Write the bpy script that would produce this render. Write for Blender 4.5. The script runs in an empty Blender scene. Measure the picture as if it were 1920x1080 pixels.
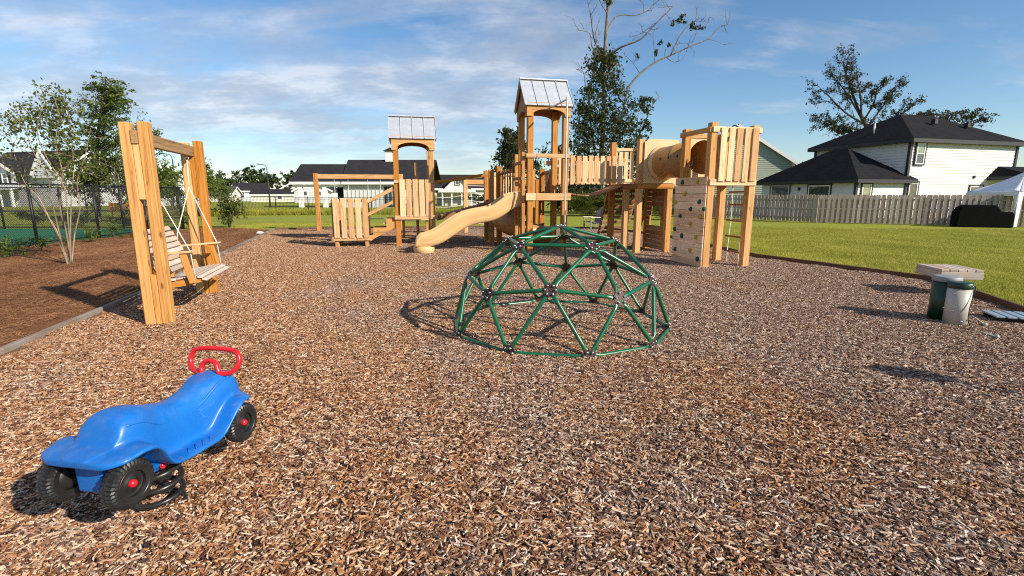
import bpy, bmesh, math, random
import numpy as np
from mathutils import Matrix, Vector

R = math.radians
rnd = random.Random(7)
rng = np.random.default_rng(11)
scene = bpy.context.scene
COL = scene.collection

# ------------------------------------------------------------------ camera, sky, sun, exposure
CAM_H, PITCH, LENS = 1.66, 10.617, 17.5
cam_data = bpy.data.cameras.new('camera')
cam_data.lens = LENS; cam_data.sensor_width = 36; cam_data.sensor_fit = 'HORIZONTAL'
cam_data.clip_start = 0.05; cam_data.clip_end = 3000
cam = bpy.data.objects.new('camera', cam_data); COL.objects.link(cam)
cam.location = (0, 0, CAM_H); cam.rotation_euler = (R(90 - PITCH), 0, 0)
scene.camera = cam

SUN_EL = 29.0
SUN_DIR = Vector((0.829, -0.559, 0)).normalized() * math.cos(R(SUN_EL)) + Vector((0, 0, math.sin(R(SUN_EL))))
sun_data = bpy.data.lights.new('sun', 'SUN')
sun_data.energy = 5.0; sun_data.angle = R(0.53); sun_data.color = (1.0, 0.90, 0.76)
sun = bpy.data.objects.new('sun', sun_data); COL.objects.link(sun)
sun.rotation_euler = SUN_DIR.to_track_quat('Z', 'Y').to_euler()
sun.location = (20, -20, 30)

scene.view_settings.view_transform = 'Standard'
scene.view_settings.look = 'None'
scene.view_settings.exposure = 0.50
scene.view_settings.gamma = 1.0
scene.view_settings.use_curve_mapping = False
scene.cycles.use_denoising = False
scene.cycles.pixel_filter_type = 'BLACKMAN_HARRIS'; scene.cycles.filter_width = 1.1
scene.cycles.max_bounces = 6
scene.cycles.diffuse_bounces = 3
scene.cycles.transparent_max_bounces = 8
scene.cycles.caustics_reflective = False
scene.cycles.caustics_refractive = False

class NT:
    """small node-tree helper"""
    def __init__(s, tree): s.t = tree; s.n = tree.nodes; s.l = tree.links
    def node(s, typ, inputs=None, **props):
        nd = s.n.new(typ)
        for k, v in props.items(): setattr(nd, k, v)
        for k, v in (inputs or {}).items():
            if isinstance(v, bpy.types.NodeSocket): s.l.new(v, nd.inputs[k])
            else: nd.inputs[k].default_value = v
        return nd
    def math(s, op, a, b=None, clamp=False):
        nd = s.n.new('ShaderNodeMath'); nd.operation = op; nd.use_clamp = clamp
        for i, v in enumerate((a, b)):
            if v is None: continue
            if isinstance(v, bpy.types.NodeSocket): s.l.new(v, nd.inputs[i])
            else: nd.inputs[i].default_value = v
        return nd.outputs[0]
    def ramp(s, fac, stops, interp='LINEAR'):
        nd = s.n.new('ShaderNodeValToRGB'); cr = nd.color_ramp; cr.interpolation = interp
        while len(cr.elements) > len(stops): cr.elements.remove(cr.elements[-1])
        while len(cr.elements) < len(stops): cr.elements.new(0.5)
        for e, (p, c) in zip(cr.elements, stops):
            e.position = p; e.color = (c[0], c[1], c[2], 1) if len(c) == 3 else c
        s.l.new(fac, nd.inputs[0]); return nd.outputs[0]
    def mix(s, fac, a, b, mode='MIX'):
        nd = s.n.new('ShaderNodeMix'); nd.data_type = 'RGBA'; nd.blend_type = mode
        for k, v in ((0, fac), (6, a), (7, b)):
            if isinstance(v, bpy.types.NodeSocket): s.l.new(v, nd.inputs[k])
            elif k == 0: nd.inputs[0].default_value = v
            else: nd.inputs[k].default_value = (v[0], v[1], v[2], 1)
        return nd.outputs[2]
    def noise(s, vec, scale, detail=4, rough=0.55, dist=0.0):
        nd = s.node('ShaderNodeTexNoise', {'Scale': scale, 'Detail': detail, 'Roughness': rough, 'Distortion': dist})
        if vec is not None: s.l.new(vec, nd.inputs['Vector'])
        return nd.outputs[0]
    def mapping(s, vec, scale=(1, 1, 1), rot=(0, 0, 0), loc=(0, 0, 0)):
        nd = s.n.new('ShaderNodeMapping'); s.l.new(vec, nd.inputs[0])
        nd.inputs['Scale'].default_value = scale; nd.inputs['Rotation'].default_value = rot
        if isinstance(loc, bpy.types.NodeSocket): s.l.new(loc, nd.inputs['Location'])
        else: nd.inputs['Location'].default_value = loc
        return nd.outputs[0]

# world: Nishita daylight with a broken layer of thin cloud
world = bpy.data.worlds.new('World'); scene.world = world; world.use_nodes = True
wt = NT(world.node_tree); wt.n.clear()
sky = wt.n.new('ShaderNodeTexSky'); sky.sky_type = 'NISHITA'; sky.sun_disc = False
sky.sun_elevation = R(SUN_EL); sky.sun_rotation = math.atan2(SUN_DIR.x, SUN_DIR.y)
sky.altitude = 0; sky.air_density = 1.0; sky.dust_density = 0.2; sky.ozone_density = 3.0
tc = wt.n.new('ShaderNodeTexCoord')
sep = wt.node('ShaderNodeSeparateXYZ', {0: tc.outputs['Generated']})
dz = wt.math('MAXIMUM', sep.outputs[2], 0.0)
den = wt.math('ADD', dz, 0.20)
cx_ = wt.math('DIVIDE', sep.outputs[0], den); cy_ = wt.math('DIVIDE', sep.outputs[1], den)
cv = wt.node('ShaderNodeCombineXYZ', {0: cx_, 1: cy_, 2: 0.0}).outputs[0]
n1 = wt.noise(wt.mapping(cv, (0.9, 1.15, 1), (0, 0, R(-12)), (5.4, 2.9, 0)), 0.95, 11, 0.60, 0.15)
n2 = wt.noise(wt.mapping(cv, (0.32, 1.5, 1), (0, 0, R(-24)), (7.3, 4.2, 0)), 2.1, 9, 0.64, 0.4)
# more cloud towards the west (-X), mostly clear with streaks in the east
cover = wt.math('MULTIPLY', wt.math('MAXIMUM', wt.math('MINIMUM', cx_, 1.6), -1.6), -0.050)
dens = wt.math('ADD', wt.math('ADD', wt.math('MULTIPLY', n1, 0.70), wt.math('MULTIPLY', n2, 0.30)), cover)
mask = wt.ramp(dens, [(0.0, (0, 0, 0)), (0.455, (0, 0, 0)), (0.52, (.34, .34, .34)), (0.59, (.68, .68, .68)), (0.72, (.9, .9, .9))])
horizon_fade = wt.math('MULTIPLY', wt.math('SMOOTH_MIN', wt.math('MULTIPLY', dz, 11.0), 1.0), 0.92, True)
mfac = wt.math('MULTIPLY', mask, horizon_fade, True)
n3 = wt.noise(wt.mapping(cv, (0.9, 1.3, 1), (0, 0, R(-12)), (1.2, 9.0, 0)), 2.2, 10, 0.64, 0.1)
ccol = wt.ramp(n3, [(0.36, (4.0, 4.5, 5.6)), (0.5, (5.4, 5.8, 6.6)), (0.62, (8.6, 8.6, 8.8))])
skyc = wt.node('ShaderNodeHueSaturation', {'Saturation': 1.14, 'Value': 1.36, 'Color': sky.outputs[0]}).outputs[0]
wcol = wt.mix(mfac, skyc, ccol)
bg = wt.node('ShaderNodeBackground', {'Color': wcol, 'Strength': 0.074})
wo = wt.n.new('ShaderNodeOutputWorld'); wt.l.new(bg.outputs[0], wo.inputs[0])

# ------------------------------------------------------------------ materials
def new_mat(name):
    m = bpy.data.materials.new(name); m.use_nodes = True
    t = NT(m.node_tree); b = t.n['Principled BSDF']
    return m, t, b
def bump(t, b, h, strength, dist=0.01):
    bn = t.node('ShaderNodeBump', {'Strength': strength, 'Distance': dist, 'Height': h})
    t.l.new(bn.outputs[0], b.inputs['Normal'])

def plain(name, col, rough=0.6, metal=0.0, var=0.12, scale=6.0, spec=0.5, bmp=0.0, coat=0):
    m, t, b = new_mat(name)
    c = t.n.new('ShaderNodeTexCoord').outputs['Object']
    n = t.noise(c, scale, 5, 0.6)
    lo = [max(0, x * (1 - var)) for x in col]; hi = [min(1, x * (1 + var)) for x in col]
    t.l.new(t.ramp(n, [(0.3, lo), (0.7, hi)]), b.inputs['Base Color'])
    b.inputs['Metallic'].default_value = metal
    b.inputs['Specular IOR Level'].default_value = spec
    b.inputs['Coat Weight'].default_value = coat
    rr = t.math('ADD', t.math('MULTIPLY', t.noise(c, scale * 3, 4), 0.2), rough - 0.1)
    t.l.new(rr, b.inputs['Roughness'])
    if bmp: bump(t, b, t.noise(c, scale * 8, 4), bmp, 0.004)
    return m

def wood(name, light, dark, knots=0.8, weather=None, rough=0.78):
    """grain runs along each timber's own X axis; every timber gets its own offset and tint"""
    m, t, b = new_mat(name)
    oc = t.n.new('ShaderNodeTexCoord').outputs['Object']
    info = t.n.new('ShaderNodeObjectInfo')
    off = t.node('ShaderNodeCombineXYZ', {0: t.math('MULTIPLY', info.outputs['Random'], 37.0), 1: t.math('MULTIPLY', info.outputs['Random'], 11.0), 2: 0.0}).outputs[0]
    v = t.mapping(oc, (1, 1, 1), (0, 0, 0), off)
    warp = t.noise(t.mapping(v, (1.6, 5, 5)), 1.0, 3, 0.5)
    g = t.node('ShaderNodeTexNoise', {'Scale': 1.0, 'Detail': 4, 'Roughness': 0.6, 'Distortion': 0.8,
               'Vector': t.mapping(v, (1.3, 34, 34))}).outputs[0]
    rings = t.node('ShaderNodeTexWave', {'Scale': 7.0, 'Distortion': 5.0, 'Detail': 3, 'Detail Scale': 1.2,
                   'Vector': t.mapping(v, (0.35, 3.2, 3.2))}, wave_type='RINGS', rings_direction='X').outputs[1]
    f = t.math('ADD', t.math('MULTIPLY', g, 0.86), t.math('MULTIPLY', rings, 0.07))
    f = t.math('ADD', f, t.math('MULTIPLY', warp, 0.15))
    c = t.ramp(f, [(0.36, [x * .72 for x in dark]), (0.50, [(a + d) * .5 for a, d in zip(light, dark)]), (0.66, light)])
    # knots
    kv = t.node('ShaderNodeTexVoronoi', {'Scale': 1.0, 'Vector': t.mapping(v, (2.6, 7.5, 7.5))}).outputs['Distance']
    kf = t.ramp(kv, [(0.0, (1, 1, 1)), (0.09, (.8, .8, .8)), (0.15, (0, 0, 0))])
    c = t.mix(t.math('MULTIPLY', kf, knots), c, [x * 0.32 for x in dark])
    # long dark drying checks
    ck = t.noise(t.mapping(v, (0.8, 60, 60)), 1.0, 2, 0.4)
    c = t.mix(t.math('MULTIPLY', t.ramp(ck, [(0.66, (0, 0, 0)), (0.72, (1, 1, 1))]), 0.45), c, [x * 0.45 for x in dark])
    if weather:
        wn = t.noise(v, 2.2, 5, 0.65)
        c = t.mix(t.ramp(wn, [(0.38, (0, 0, 0)), (0.62, (.85, .85, .85))]), c, weather)
    hsv = t.node('ShaderNodeHueSaturation', {'Color': c, 'Hue': t.math('ADD', t.math('MULTIPLY', info.outputs['Random'], 0.016), 0.492),
                 'Saturation': t.math('ADD', t.math('MULTIPLY', info.outputs['Random'], -0.25), 1.12),
                 'Value': t.math('ADD', t.math('MULTIPLY', info.outputs['Random'], 0.38), 0.79)})
    t.l.new(hsv.outputs[0], b.inputs['Base Color'])
    b.inputs['Roughness'].default_value = rough
    b.inputs['Specular IOR Level'].default_value = 0.25
    bump(t, b, f, 0.35, 0.004)
    return m

M = {}
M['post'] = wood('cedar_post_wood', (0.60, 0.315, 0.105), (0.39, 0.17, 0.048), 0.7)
M['slat'] = wood('pale_slat_wood', (0.72, 0.485, 0.265), (0.54, 0.325, 0.155), 0.7)
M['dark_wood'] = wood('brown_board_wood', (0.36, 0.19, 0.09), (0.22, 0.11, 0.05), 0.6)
M['swing_wood'] = wood('swing_frame_wood', (0.62, 0.335, 0.110), (0.41, 0.175, 0.045), 0.95)
M['bench_wood'] = wood('grey_swing_slat_wood', (0.66, 0.52, 0.38), (0.46, 0.34, 0.24), 0.5, (0.50, 0.46, 0.42))
M['treated_end'] = wood('treated_beam_wood', (0.36, 0.22, 0.10), (0.23, 0.125, 0.05), 0.4)
M['wall_wood'] = wood('climbing_wall_wood', (0.84, 0.585, 0.385), (0.68, 0.44, 0.265), 0.9)
M['grey_bench'] = wood('weathered_bench_wood', (0.56, 0.44, 0.34), (0.36, 0.27, 0.20), 0.4, (0.46, 0.42, 0.40))
M['edging'] = wood('edging_board_wood', (0.26, 0.19, 0.14), (0.15, 0.105, 0.075), 0.3, (0.27, 0.245, 0.225))
M['edging_brown'] = wood('brown_edging_wood', (0.17, 0.10, 0.065), (0.10, 0.055, 0.035), 0.3)
M['fence'] = wood('weathered_fence_wood', (0.50, 0.40, 0.33), (0.32, 0.245, 0.195), 0.3, (0.44, 0.385, 0.34))
M['bracket'] = plain('black_steel', (0.025, 0.027, 0.028), 0.45, 0.6)
def blue_plastic():
    m, t, b = new_mat('blue_moulded_plastic')
    c = t.n.new('ShaderNodeTexCoord').outputs['Object']
    base = t.ramp(t.noise(c, 5, 4), [(0.3, (.004, .118, .43)), (0.7, (.006, .150, .52))])
    sc = t.node('ShaderNodeTexVoronoi', {'Scale': 9.0, 'Vector': t.mapping(c, (1, .35, 2.2), (0.3, 0.2, 0.5))}, feature='DISTANCE_TO_EDGE').outputs['Distance']
    scm = t.math('MULTIPLY', t.ramp(sc, [(0.0, (1, 1, 1)), (0.012, (0, 0, 0))]), t.ramp(t.noise(c, 7, 3), [(0.55, (0, 0, 0)), (0.68, (.55, .55, .55))]))
    col = t.mix(scm, base, (.16, .34, .62))
    g = t.node('ShaderNodeNewGeometry'); nz = t.node('ShaderNodeSeparateXYZ', {0: g.outputs['Normal']}).outputs[2]
    dust = t.math('MULTIPLY', t.math('MULTIPLY', t.math('MAXIMUM', nz, 0.0), t.ramp(t.noise(c, 14, 6, .7), [(0.45, (0, 0, 0)), (0.75, (1, 1, 1))])), 0.16)
    col = t.mix(dust, col, (.38, .30, .24))
    t.l.new(col, b.inputs['Base Color'])
    t.l.new(t.math('ADD', t.math('MULTIPLY', t.noise(c, 22, 5, .65), .28), .24), b.inputs['Roughness'])
    bump(t, b, t.noise(c, 90, 3), 0.05, 0.002)
    return m
M['blue'] = blue_plastic()
M['red'] = plain('red_plastic', (0.62, 0.012, 0.022), 0.30, 0, 0.06, 9)
M['tyre'] = plain('black_plastic_tyre', (0.014, 0.014, 0.015), 0.38, 0, 0.2, 15, 0.6)
M['spring'] = plain('black_spring_paint', (0.02, 0.019, 0.019), 0.33, 0.1, 0.3, 20, 0.6)
M['green_steel'] = plain('green_powder_coat', (0.005, 0.105, 0.042), 0.30, 0, 0.16, 14, 0.6)
M['maroon'] = plain('maroon_hub_paint', (0.050, 0.010, 0.012), 0.62, 0, 0.3, 14)
M['bolt'] = plain('zinc_bolt', (0.62, 0.64, 0.64), 0.28, 0.9, 0.1, 30)
M['tan'] = plain('tan_moulded_plastic', (0.66, 0.43, 0.20), 0.36, 0, 0.06, 3, 0.4)
M['tan_panel'] = plain('pale_tan_plastic', (0.66, 0.46, 0.25), 0.40, 0, 0.06, 3, 0.4)
M['tube'] = plain('shade_darkened_tan_plastic', (0.40, 0.205, 0.068), 0.36, 0, 0.08, 3, 0.4)  # the slide's tan plastic, darkened in its colour to stand in for shade
M['rope'] = plain('white_rope', (0.72, 0.66, 0.56), 0.9, 0, 0.2, 80)
M['green_hold'] = plain('green_grip_plastic', (0.008, 0.065, 0.045), 0.5, 0, 0.2, 20)
M['yellow_hold'] = plain('yellow_grip_plastic', (0.52, 0.33, 0.035), 0.5, 0, 0.2, 20)
M['teal'] = plain('teal_plastic', (0.01, 0.16, 0.13), 0.4)
M['galv_pole'] = plain('galvanised_pole', (0.62, 0.62, 0.58), 0.42, 0.55, 0.12, 12)
M['white_paint'] = plain('white_trim_paint', (0.80, 0.80, 0.78), 0.55, 0, 0.04)
M['black_trim'] = plain('black_trim_paint', (0.012, 0.013, 0.017), 0.5, 0, 0.2)
M['black_cover'] = plain('black_grill_cover', (0.004, 0.004, 0.0045), 0.9, 0, 0.3, 6, 0.1)
M['tent'] = plain('white_canopy_fabric', (0.78, 0.79, 0.82), 0.8, 0, 0.05)
M['drum_white'] = plain('off_white_drum_plastic', (0.45, 0.425, 0.375), 0.45, 0, 0.05, 4)
M['drum_green'] = plain('dark_green_drum_plastic', (0.004, 0.035, 0.016), 0.38, 0, 0.15, 5)
M['blue_grey'] = plain('blue_grey_metal_bar', (0.32, 0.40, 0.45), 0.4, 0.4, 0.15, 8)
M['drum_grey'] = plain('grey_drum_top', (0.24, 0.25, 0.25), 0.5)
M['lamp_metal'] = plain('dark_lamp_metal', (0.03, 0.03, 0.032), 0.5, 0.4)
M['grey_plastic'] = plain('grey_chair_plastic', (0.15, 0.15, 0.165), 0.55)
M['pale_plastic'] = plain('pale_chair_plastic', (0.72, 0.66, 0.50), 0.55)
M['stone'] = plain('pale_stone', (0.62, 0.60, 0.55), 0.85, 0, 0.2, 20, 0.3, 0.3)

def metal_roof():
    m, t, b = new_mat('galvanised_roof_sheet')
    c = t.n.new('ShaderNodeTexCoord').outputs['Object']
    n = t.node('ShaderNodeTexVoronoi', {'Scale': 38.0, 'Vector': c}).outputs['Color']
    n2 = t.noise(c, 3, 4)
    f = t.math('ADD', t.math('MULTIPLY', t.node('ShaderNodeRGBToBW', {0: n}).outputs[0], 0.35), t.math('MULTIPLY', n2, 0.65))
    t.l.new(t.ramp(f, [(0.3, (.52, .55, .60)), (0.7, (.68, .71, .75))]), b.inputs['Base Color'])
    b.inputs['Metallic'].default_value = 0.55; b.inputs['Roughness'].default_value = 0.5
    return m
M['roof_metal'] = metal_roof()

def shingle(name, col):
    m, t, b = new_mat(name)
    c = t.n.new('ShaderNodeTexCoord').outputs['Object']
    n = t.noise(c, 1.2, 6, 0.7); n2 = t.noise(c, 26, 3, 0.7)
    sp = t.node('ShaderNodeSeparateXYZ', {0: c})
    rows = t.math('FRACT', t.math('MULTIPLY', sp.outputs[2], 9.0))
    br = t.node('ShaderNodeTexBrick', {'Scale': 2.2, 'Color1': (0.35, 0.35, 0.35, 1), 'Color2': (0.8, 0.8, 0.8, 1), 'Mortar': (0.2, 0.2, 0.2, 1), 'Mortar Size': 0.01, 'Vector': c})
    f = t.math('ADD', t.math('MULTIPLY', n2, 0.55), t.math('MULTIPLY', n, 0.35))
    f = t.math('ADD', f, t.math('MULTIPLY', rows, 0.10))
    t.l.new(t.ramp(f, [(0.32, [x * .45 for x in col]), (0.66, [x * 1.8 for x in col])]), b.inputs['Base Color'])
    b.inputs['Roughness'].default_value = 0.95; b.inputs['Specular IOR Level'].default_value = 0.05
    bump(t, b, t.math('ADD', n2, rows), 0.4, 0.02)
    return m
M['shingle'] = shingle('charcoal_shingle', (0.016, 0.016, 0.018))
M['shingle2'] = shingle('dark_grey_shingle', (0.026, 0.025, 0.028))
M['shingle_brown'] = shingle('brown_grey_shingle', (0.062, 0.058, 0.056))

def siding_mat(name, col):
    return plain(name, col, 0.6, 0, 0.05, 1.5)
M['siding_white'] = siding_mat('white_siding', (0.60, 0.605, 0.60))
M['siding_sage'] = siding_mat('sage_siding', (0.36, 0.41, 0.31))
M['siding_cream'] = siding_mat('cream_siding', (0.72, 0.70, 0.62))
M['siding_blue'] = siding_mat('pale_blue_siding', (0.50, 0.57, 0.64))

def glass(name, col):
    m, t, b = new_mat(name)
    c = t.n.new('ShaderNodeTexCoord').outputs['Object']
    t.l.new(t.ramp(t.noise(c, 2.0, 3), [(0.3, [x * .7 for x in col]), (0.7, [x * 1.3 for x in col])]), b.inputs['Base Color'])
    b.inputs['Roughness'].default_value = 0.06; b.inputs['Specular IOR Level'].default_value = 0.9
    return m
M['glass'] = glass('window_glass', (0.05, 0.06, 0.065))
M['glass_blind'] = glass('window_glass_with_blind', (0.22, 0.26, 0.18))
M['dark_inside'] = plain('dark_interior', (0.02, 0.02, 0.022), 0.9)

def ground_mat(name, stops, scales, bmp=0.5, bdist=0.02, patch=None):
    m, t, b = new_mat(name)
    c = t.node('ShaderNodeNewGeometry').outputs['Position']
    f = None
    for s, w in scales:
        q = t.math('MULTIPLY', t.noise(c, s, 5, 0.7), w)
        f = q if f is None else t.math('ADD', f, q)
    col = t.ramp(f, stops)
    if patch:
        pf = t.ramp(t.noise(t.mapping(c, (1, .6, 1)), patch[0], 5, 0.6), [(0.40, (0, 0, 0)), (0.62, (1, 1, 1))])
        col = t.mix(t.math('MULTIPLY', pf, patch[2]), col, patch[1])
    t.l.new(col, b.inputs['Base Color'])
    b.inputs['Roughness'].default_value = 0.95; b.inputs['Specular IOR Level'].default_value = 0.1
    bump(t, b, f, bmp, bdist)
    return m
M['lawn'] = ground_mat('lawn_turf', [(0.30, (.135, .16, .015)), (0.5, (.26, .28, .033)), (0.70, (.40, .395, .065))],
                       [(0.22, .25), (2.2, .25), (28, .30), (70, .2)], 0.9, 0.05, (0.35, (.19, .185, .045), 0.45))
M['mulch'] = ground_mat('wood_chip_bed', [(0.33, (.05, .025, .016)), (0.5, (.20, .112, .070)), (0.66, (.46, .31, .215))],
                        [(1.0, .10), (45, .50), (110, .40)], 0.8, 0.03)
M['straw'] = ground_mat('pine_straw_bed', [(0.33, (.065, .026, .012)), (0.5, (.20, .088, .038)), (0.68, (.35, .175, .085))],
                        [(0.7, .22), (14, .30), (60, .48)], 0.9, 0.04)
M['court'] = ground_mat('green_court_coating', [(0.3, (.018, .125, .062)), (0.7, (.032, .165, .085))], [(0.4, .5), (30, .5)], 0.05)
M['road'] = ground_mat('asphalt', [(0.3, (.045, .045, .048)), (0.7, (.085, .082, .08))], [(0.6, .5), (40, .5)], 0.1)
M['concrete'] = ground_mat('concrete_path', [(0.3, (.26, .23, .18)), (0.7, (.36, .32, .26))], [(0.6, .5), (40, .5)], 0.1)
M['line'] = plain('white_court_line', (0.78, 0.78, 0.75), 0.7)

def chip_mat():
    m, t, b = new_mat('wood_chips_mixed')
    a = t.node('ShaderNodeAttribute', attribute_name='tone').outputs['Fac']
    pos = t.node('ShaderNodeNewGeometry').outputs['Position']
    big = t.noise(t.mapping(pos, (1, .7, 0)), 0.55, 5, 0.62, 0.4)
    warm = t.ramp(a, [(0.0, (.055, .023, .012)), (0.18, (.155, .060, .025)), (0.36, (.31, .125, .048)), (0.55, (.47, .225, .095)), (0.75, (.66, .40, .21)), (0.90, (.78, .58, .40)), (1.0, (.84, .72, .58))])
    grey = t.ramp(a, [(0.0, (.048, .032, .028)), (0.20, (.125, .083, .069)), (0.40, (.26, .180, .145)), (0.60, (.40, .295, .235)), (0.80, (.64, .52, .43)), (1.0, (.86, .79, .71))])
    # greyer, more weathered chips farther in and to the east
    sp = t.node('ShaderNodeSeparateXYZ', {0: pos})
    drift = t.math('MULTIPLY', sp.outputs[0], 0.034)
    drift = t.math('ADD', drift, t.math('MULTIPLY', sp.outputs[1], 0.006))
    k = t.ramp(t.math('ADD', big, drift), [(0.44, (0, 0, 0)), (0.60, (1, 1, 1))])
    hsh = t.math('FRACT', t.math('MULTIPLY', a, 517.3))
    kk = t.math('ADD', t.math('MULTIPLY', k, 0.50), t.math('MULTIPLY', t.math('SUBTRACT', hsh, 0.36), 0.8), True)
    col = t.mix(kk, warm, grey)
    damp = t.noise(t.mapping(pos, (1, .8, 0), (0, 0, 0), (4, 2, 0)), 1.3, 5, 0.65, 0.5)
    col = t.mix(1.0, col, t.ramp(damp, [(0.32, (.80, .77, .75)), (0.48, (1, 1, 1))]), 'MULTIPLY')
    fine = t.noise(pos, 260, 2, 0.5)
    col = t.mix(0.35, col, t.ramp(fine, [(0.3, (.25, .25, .25)), (0.7, (1, 1, 1))]), 'MULTIPLY')
    t.l.new(col, b.inputs['Base Color'])
    b.inputs['Roughness'].default_value = 0.8; b.inputs['Specular IOR Level'].default_value = 0.2
    return m
M['chips'] = chip_mat()

def blade_mat(name, stops, trans=0.0):
    m, t, b = new_mat(name)
    r = t.node('ShaderNodeNewGeometry')
    big = t.noise(t.mapping(r.outputs['Position'], (1, .6, 1)), 0.7, 5, 0.65)
    f = t.math('ADD', t.math('MULTIPLY', r.outputs['Random Per Island'], 0.55), t.math('MULTIPLY', t.math('SUBTRACT', big, 0.25), 0.9))
    t.l.new(t.ramp(f, stops), b.inputs['Base Color'])
    b.inputs['Roughness'].default_value = 0.6; b.inputs['Specular IOR Level'].default_value = 0.25
    if trans:
        tr = t.node('ShaderNodeBsdfTranslucent', {'Color': t.ramp(f, [(p, [min(1, x * 1.3) for x in c]) for p, c in stops])})
        mx = t.node('ShaderNodeMixShader', {0: trans, 1: b.outputs[0], 2: tr.outputs[0]})
        t.l.new(mx.outputs[0], t.n['Material Output'].inputs[0])
    return m
M['grass'] = blade_mat('grass_blade', [(0.1, (.17, .185, .018)), (0.5, (.345, .345, .045)), (0.9, (.58, .53, .13))], 0.25)
M['needle'] = blade_mat('pine_needle', [(0.1, (.065, .026, .013)), (0.5, (.23, .105, .046)), (0.9, (.46, .25, .125))])
M['leaf_dark'] = blade_mat('dark_evergreen_leaf', [(0.1, (.016, .026, .008)), (0.5, (.045, .060, .018)), (0.9, (.11, .115, .04))], 0.3)
M['leaf_mid'] = blade_mat('mid_green_leaf', [(0.1, (.035, .052, .010)), (0.5, (.090, .115, .022)), (0.9, (.19, .20, .045))], 0.3)
M['leaf_myrtle'] = blade_mat('myrtle_leaf', [(0.08, (.05, .05, .012)), (0.45, (.075, .105, .020)), (0.8, (.16, .175, .04)), (0.97, (.26, .10, .04))], 0.3)
M['leaf_shrub'] = blade_mat('shrub_leaf', [(0.1, (.03, .055, .008)), (0.5, (.085, .125, .02)), (0.9, (.19, .22, .05))], 0.25)
M['leaf_sparse'] = blade_mat('grey_olive_leaf', [(0.1, (.018, .022, .012)), (0.5, (.045, .050, .026)), (0.9, (.10, .10, .055))], 0.15)
M['leaf_pine'] = blade_mat('pine_foliage', [(0.1, (.012, .022, .006)), (0.5, (.032, .050, .012)), (0.9, (.07, .085, .022))], 0.15)

def bark(name, lo, hi):
    m, t, b = new_mat(name)
    c = t.n.new('ShaderNodeTexCoord').outputs['Object']
    f = t.noise(t.mapping(c, (3, 3, 0.8)), 3.0, 6, 0.7)
    t.l.new(t.ramp(f, [(0.35, lo), (0.65, hi)]), b.inputs['Base Color'])
    b.inputs['Roughness'].default_value = 0.9; bump(t, b, f, 0.6, 0.03)
    return m
M['bark_grey'] = bark('grey_bark', (.06, .05, .042), (.24, .205, .17))
M['bark_dark'] = bark('dark_bark', (.03, .025, .02), (.10, .08, .065))
M['bark_myrtle'] = bark('smooth_myrtle_bark', (.17, .115, .08), (.40, .29, .205))

# ------------------------------------------------------------------ object helpers
WM = {}
def reg(o, mw, parent=None):
    COL.objects.link(o)
    if parent is not None:
        o.parent = parent
        o.matrix_basis = WM[parent].inverted() @ mw
    else:
        o.matrix_basis = mw
    WM[o] = mw
    return o
def tag(o, label=None, cat=None, group=None, kind=None):
    if label: o['label'] = label
    if cat: o['category'] = cat
    if group: o['group'] = group
    if kind: o['kind'] = kind
    return o
def empty(name, loc, parent=None, rotz=0.0):
    o = bpy.data.objects.new(name, None); o.empty_display_size = 0.2
    return reg(o, Matrix.Translation(Vector(loc)) @ Matrix.Rotation(rotz, 4, 'Z'), parent)
def thing(name, label, cat, loc, group=None, rotz=0.0):
    return tag(empty(name, loc, None, rotz), label, cat, group)
def mesh(name, verts, faces, mat, smooth=False):
    me = bpy.data.meshes.new(name); me.from_pydata([tuple(v) for v in verts], [], faces); me.update()
    if mat: me.materials.append(mat)
    if smooth: me.shade_smooth()
    return me
def add(name, me, parent=None, mw=None):
    return reg(bpy.data.objects.new(name, me), mw if mw is not None else Matrix.Identity(4), parent)
def world_mesh(name, verts, faces, mat, parent=None, smooth=False):
    """mesh given in world coordinates; the object's origin goes to its first corner"""
    o = Vector(verts[0])
    me = mesh(name, [Vector(v) - o for v in verts], faces, mat, smooth)
    return add(name, me, parent, Matrix.Translation(o))

_box_cache = {}
def cham_box(L, w, h, c, mat):
    """box x 0..L, y +-w/2, z +-h/2 with chamfered edges"""
    key = (round(L, 3), round(w, 3), round(h, 3), round(c, 4), mat.name)
    if key in _box_cache: return _box_cache[key]
    bm = bmesh.new()
    bmesh.ops.create_cube(bm, size=1)
    for v in bm.verts: v.co = Vector(((v.co.x + .5) * L, v.co.y * w, v.co.z * h))
    if c > 0: bmesh.ops.bevel(bm, geom=list(bm.edges), offset=c, segments=1, affect='EDGES', profile=0.5)
    me = bpy.data.meshes.new('timber'); bm.to_mesh(me); bm.free(); me.materials.append(mat)
    _box_cache[key] = me
    return me
def frame(p0, p1, up):
    x = (p1 - p0).normalized(); up = Vector(up)
    y = up.cross(x)
    if y.length < 1e-6: y = Vector((0, 1, 0)).cross(x)
    y.normalize(); z = x.cross(y)
    m = Matrix((x, y, z)).transposed().to_4x4(); m.translation = p0
    return m
def timber(name, p0, p1, w, h, parent, mat, up=(0, 0, 1), c=0.006):
    """beam from p0 to p1: h is measured along 'up', w across"""
    p0 = Vector(p0); p1 = Vector(p1)
    c = min(c, w * .2, h * .2)
    return add(name, cham_box((p1 - p0).length, w, h, c, mat), parent, frame(p0, p1, up))

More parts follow.
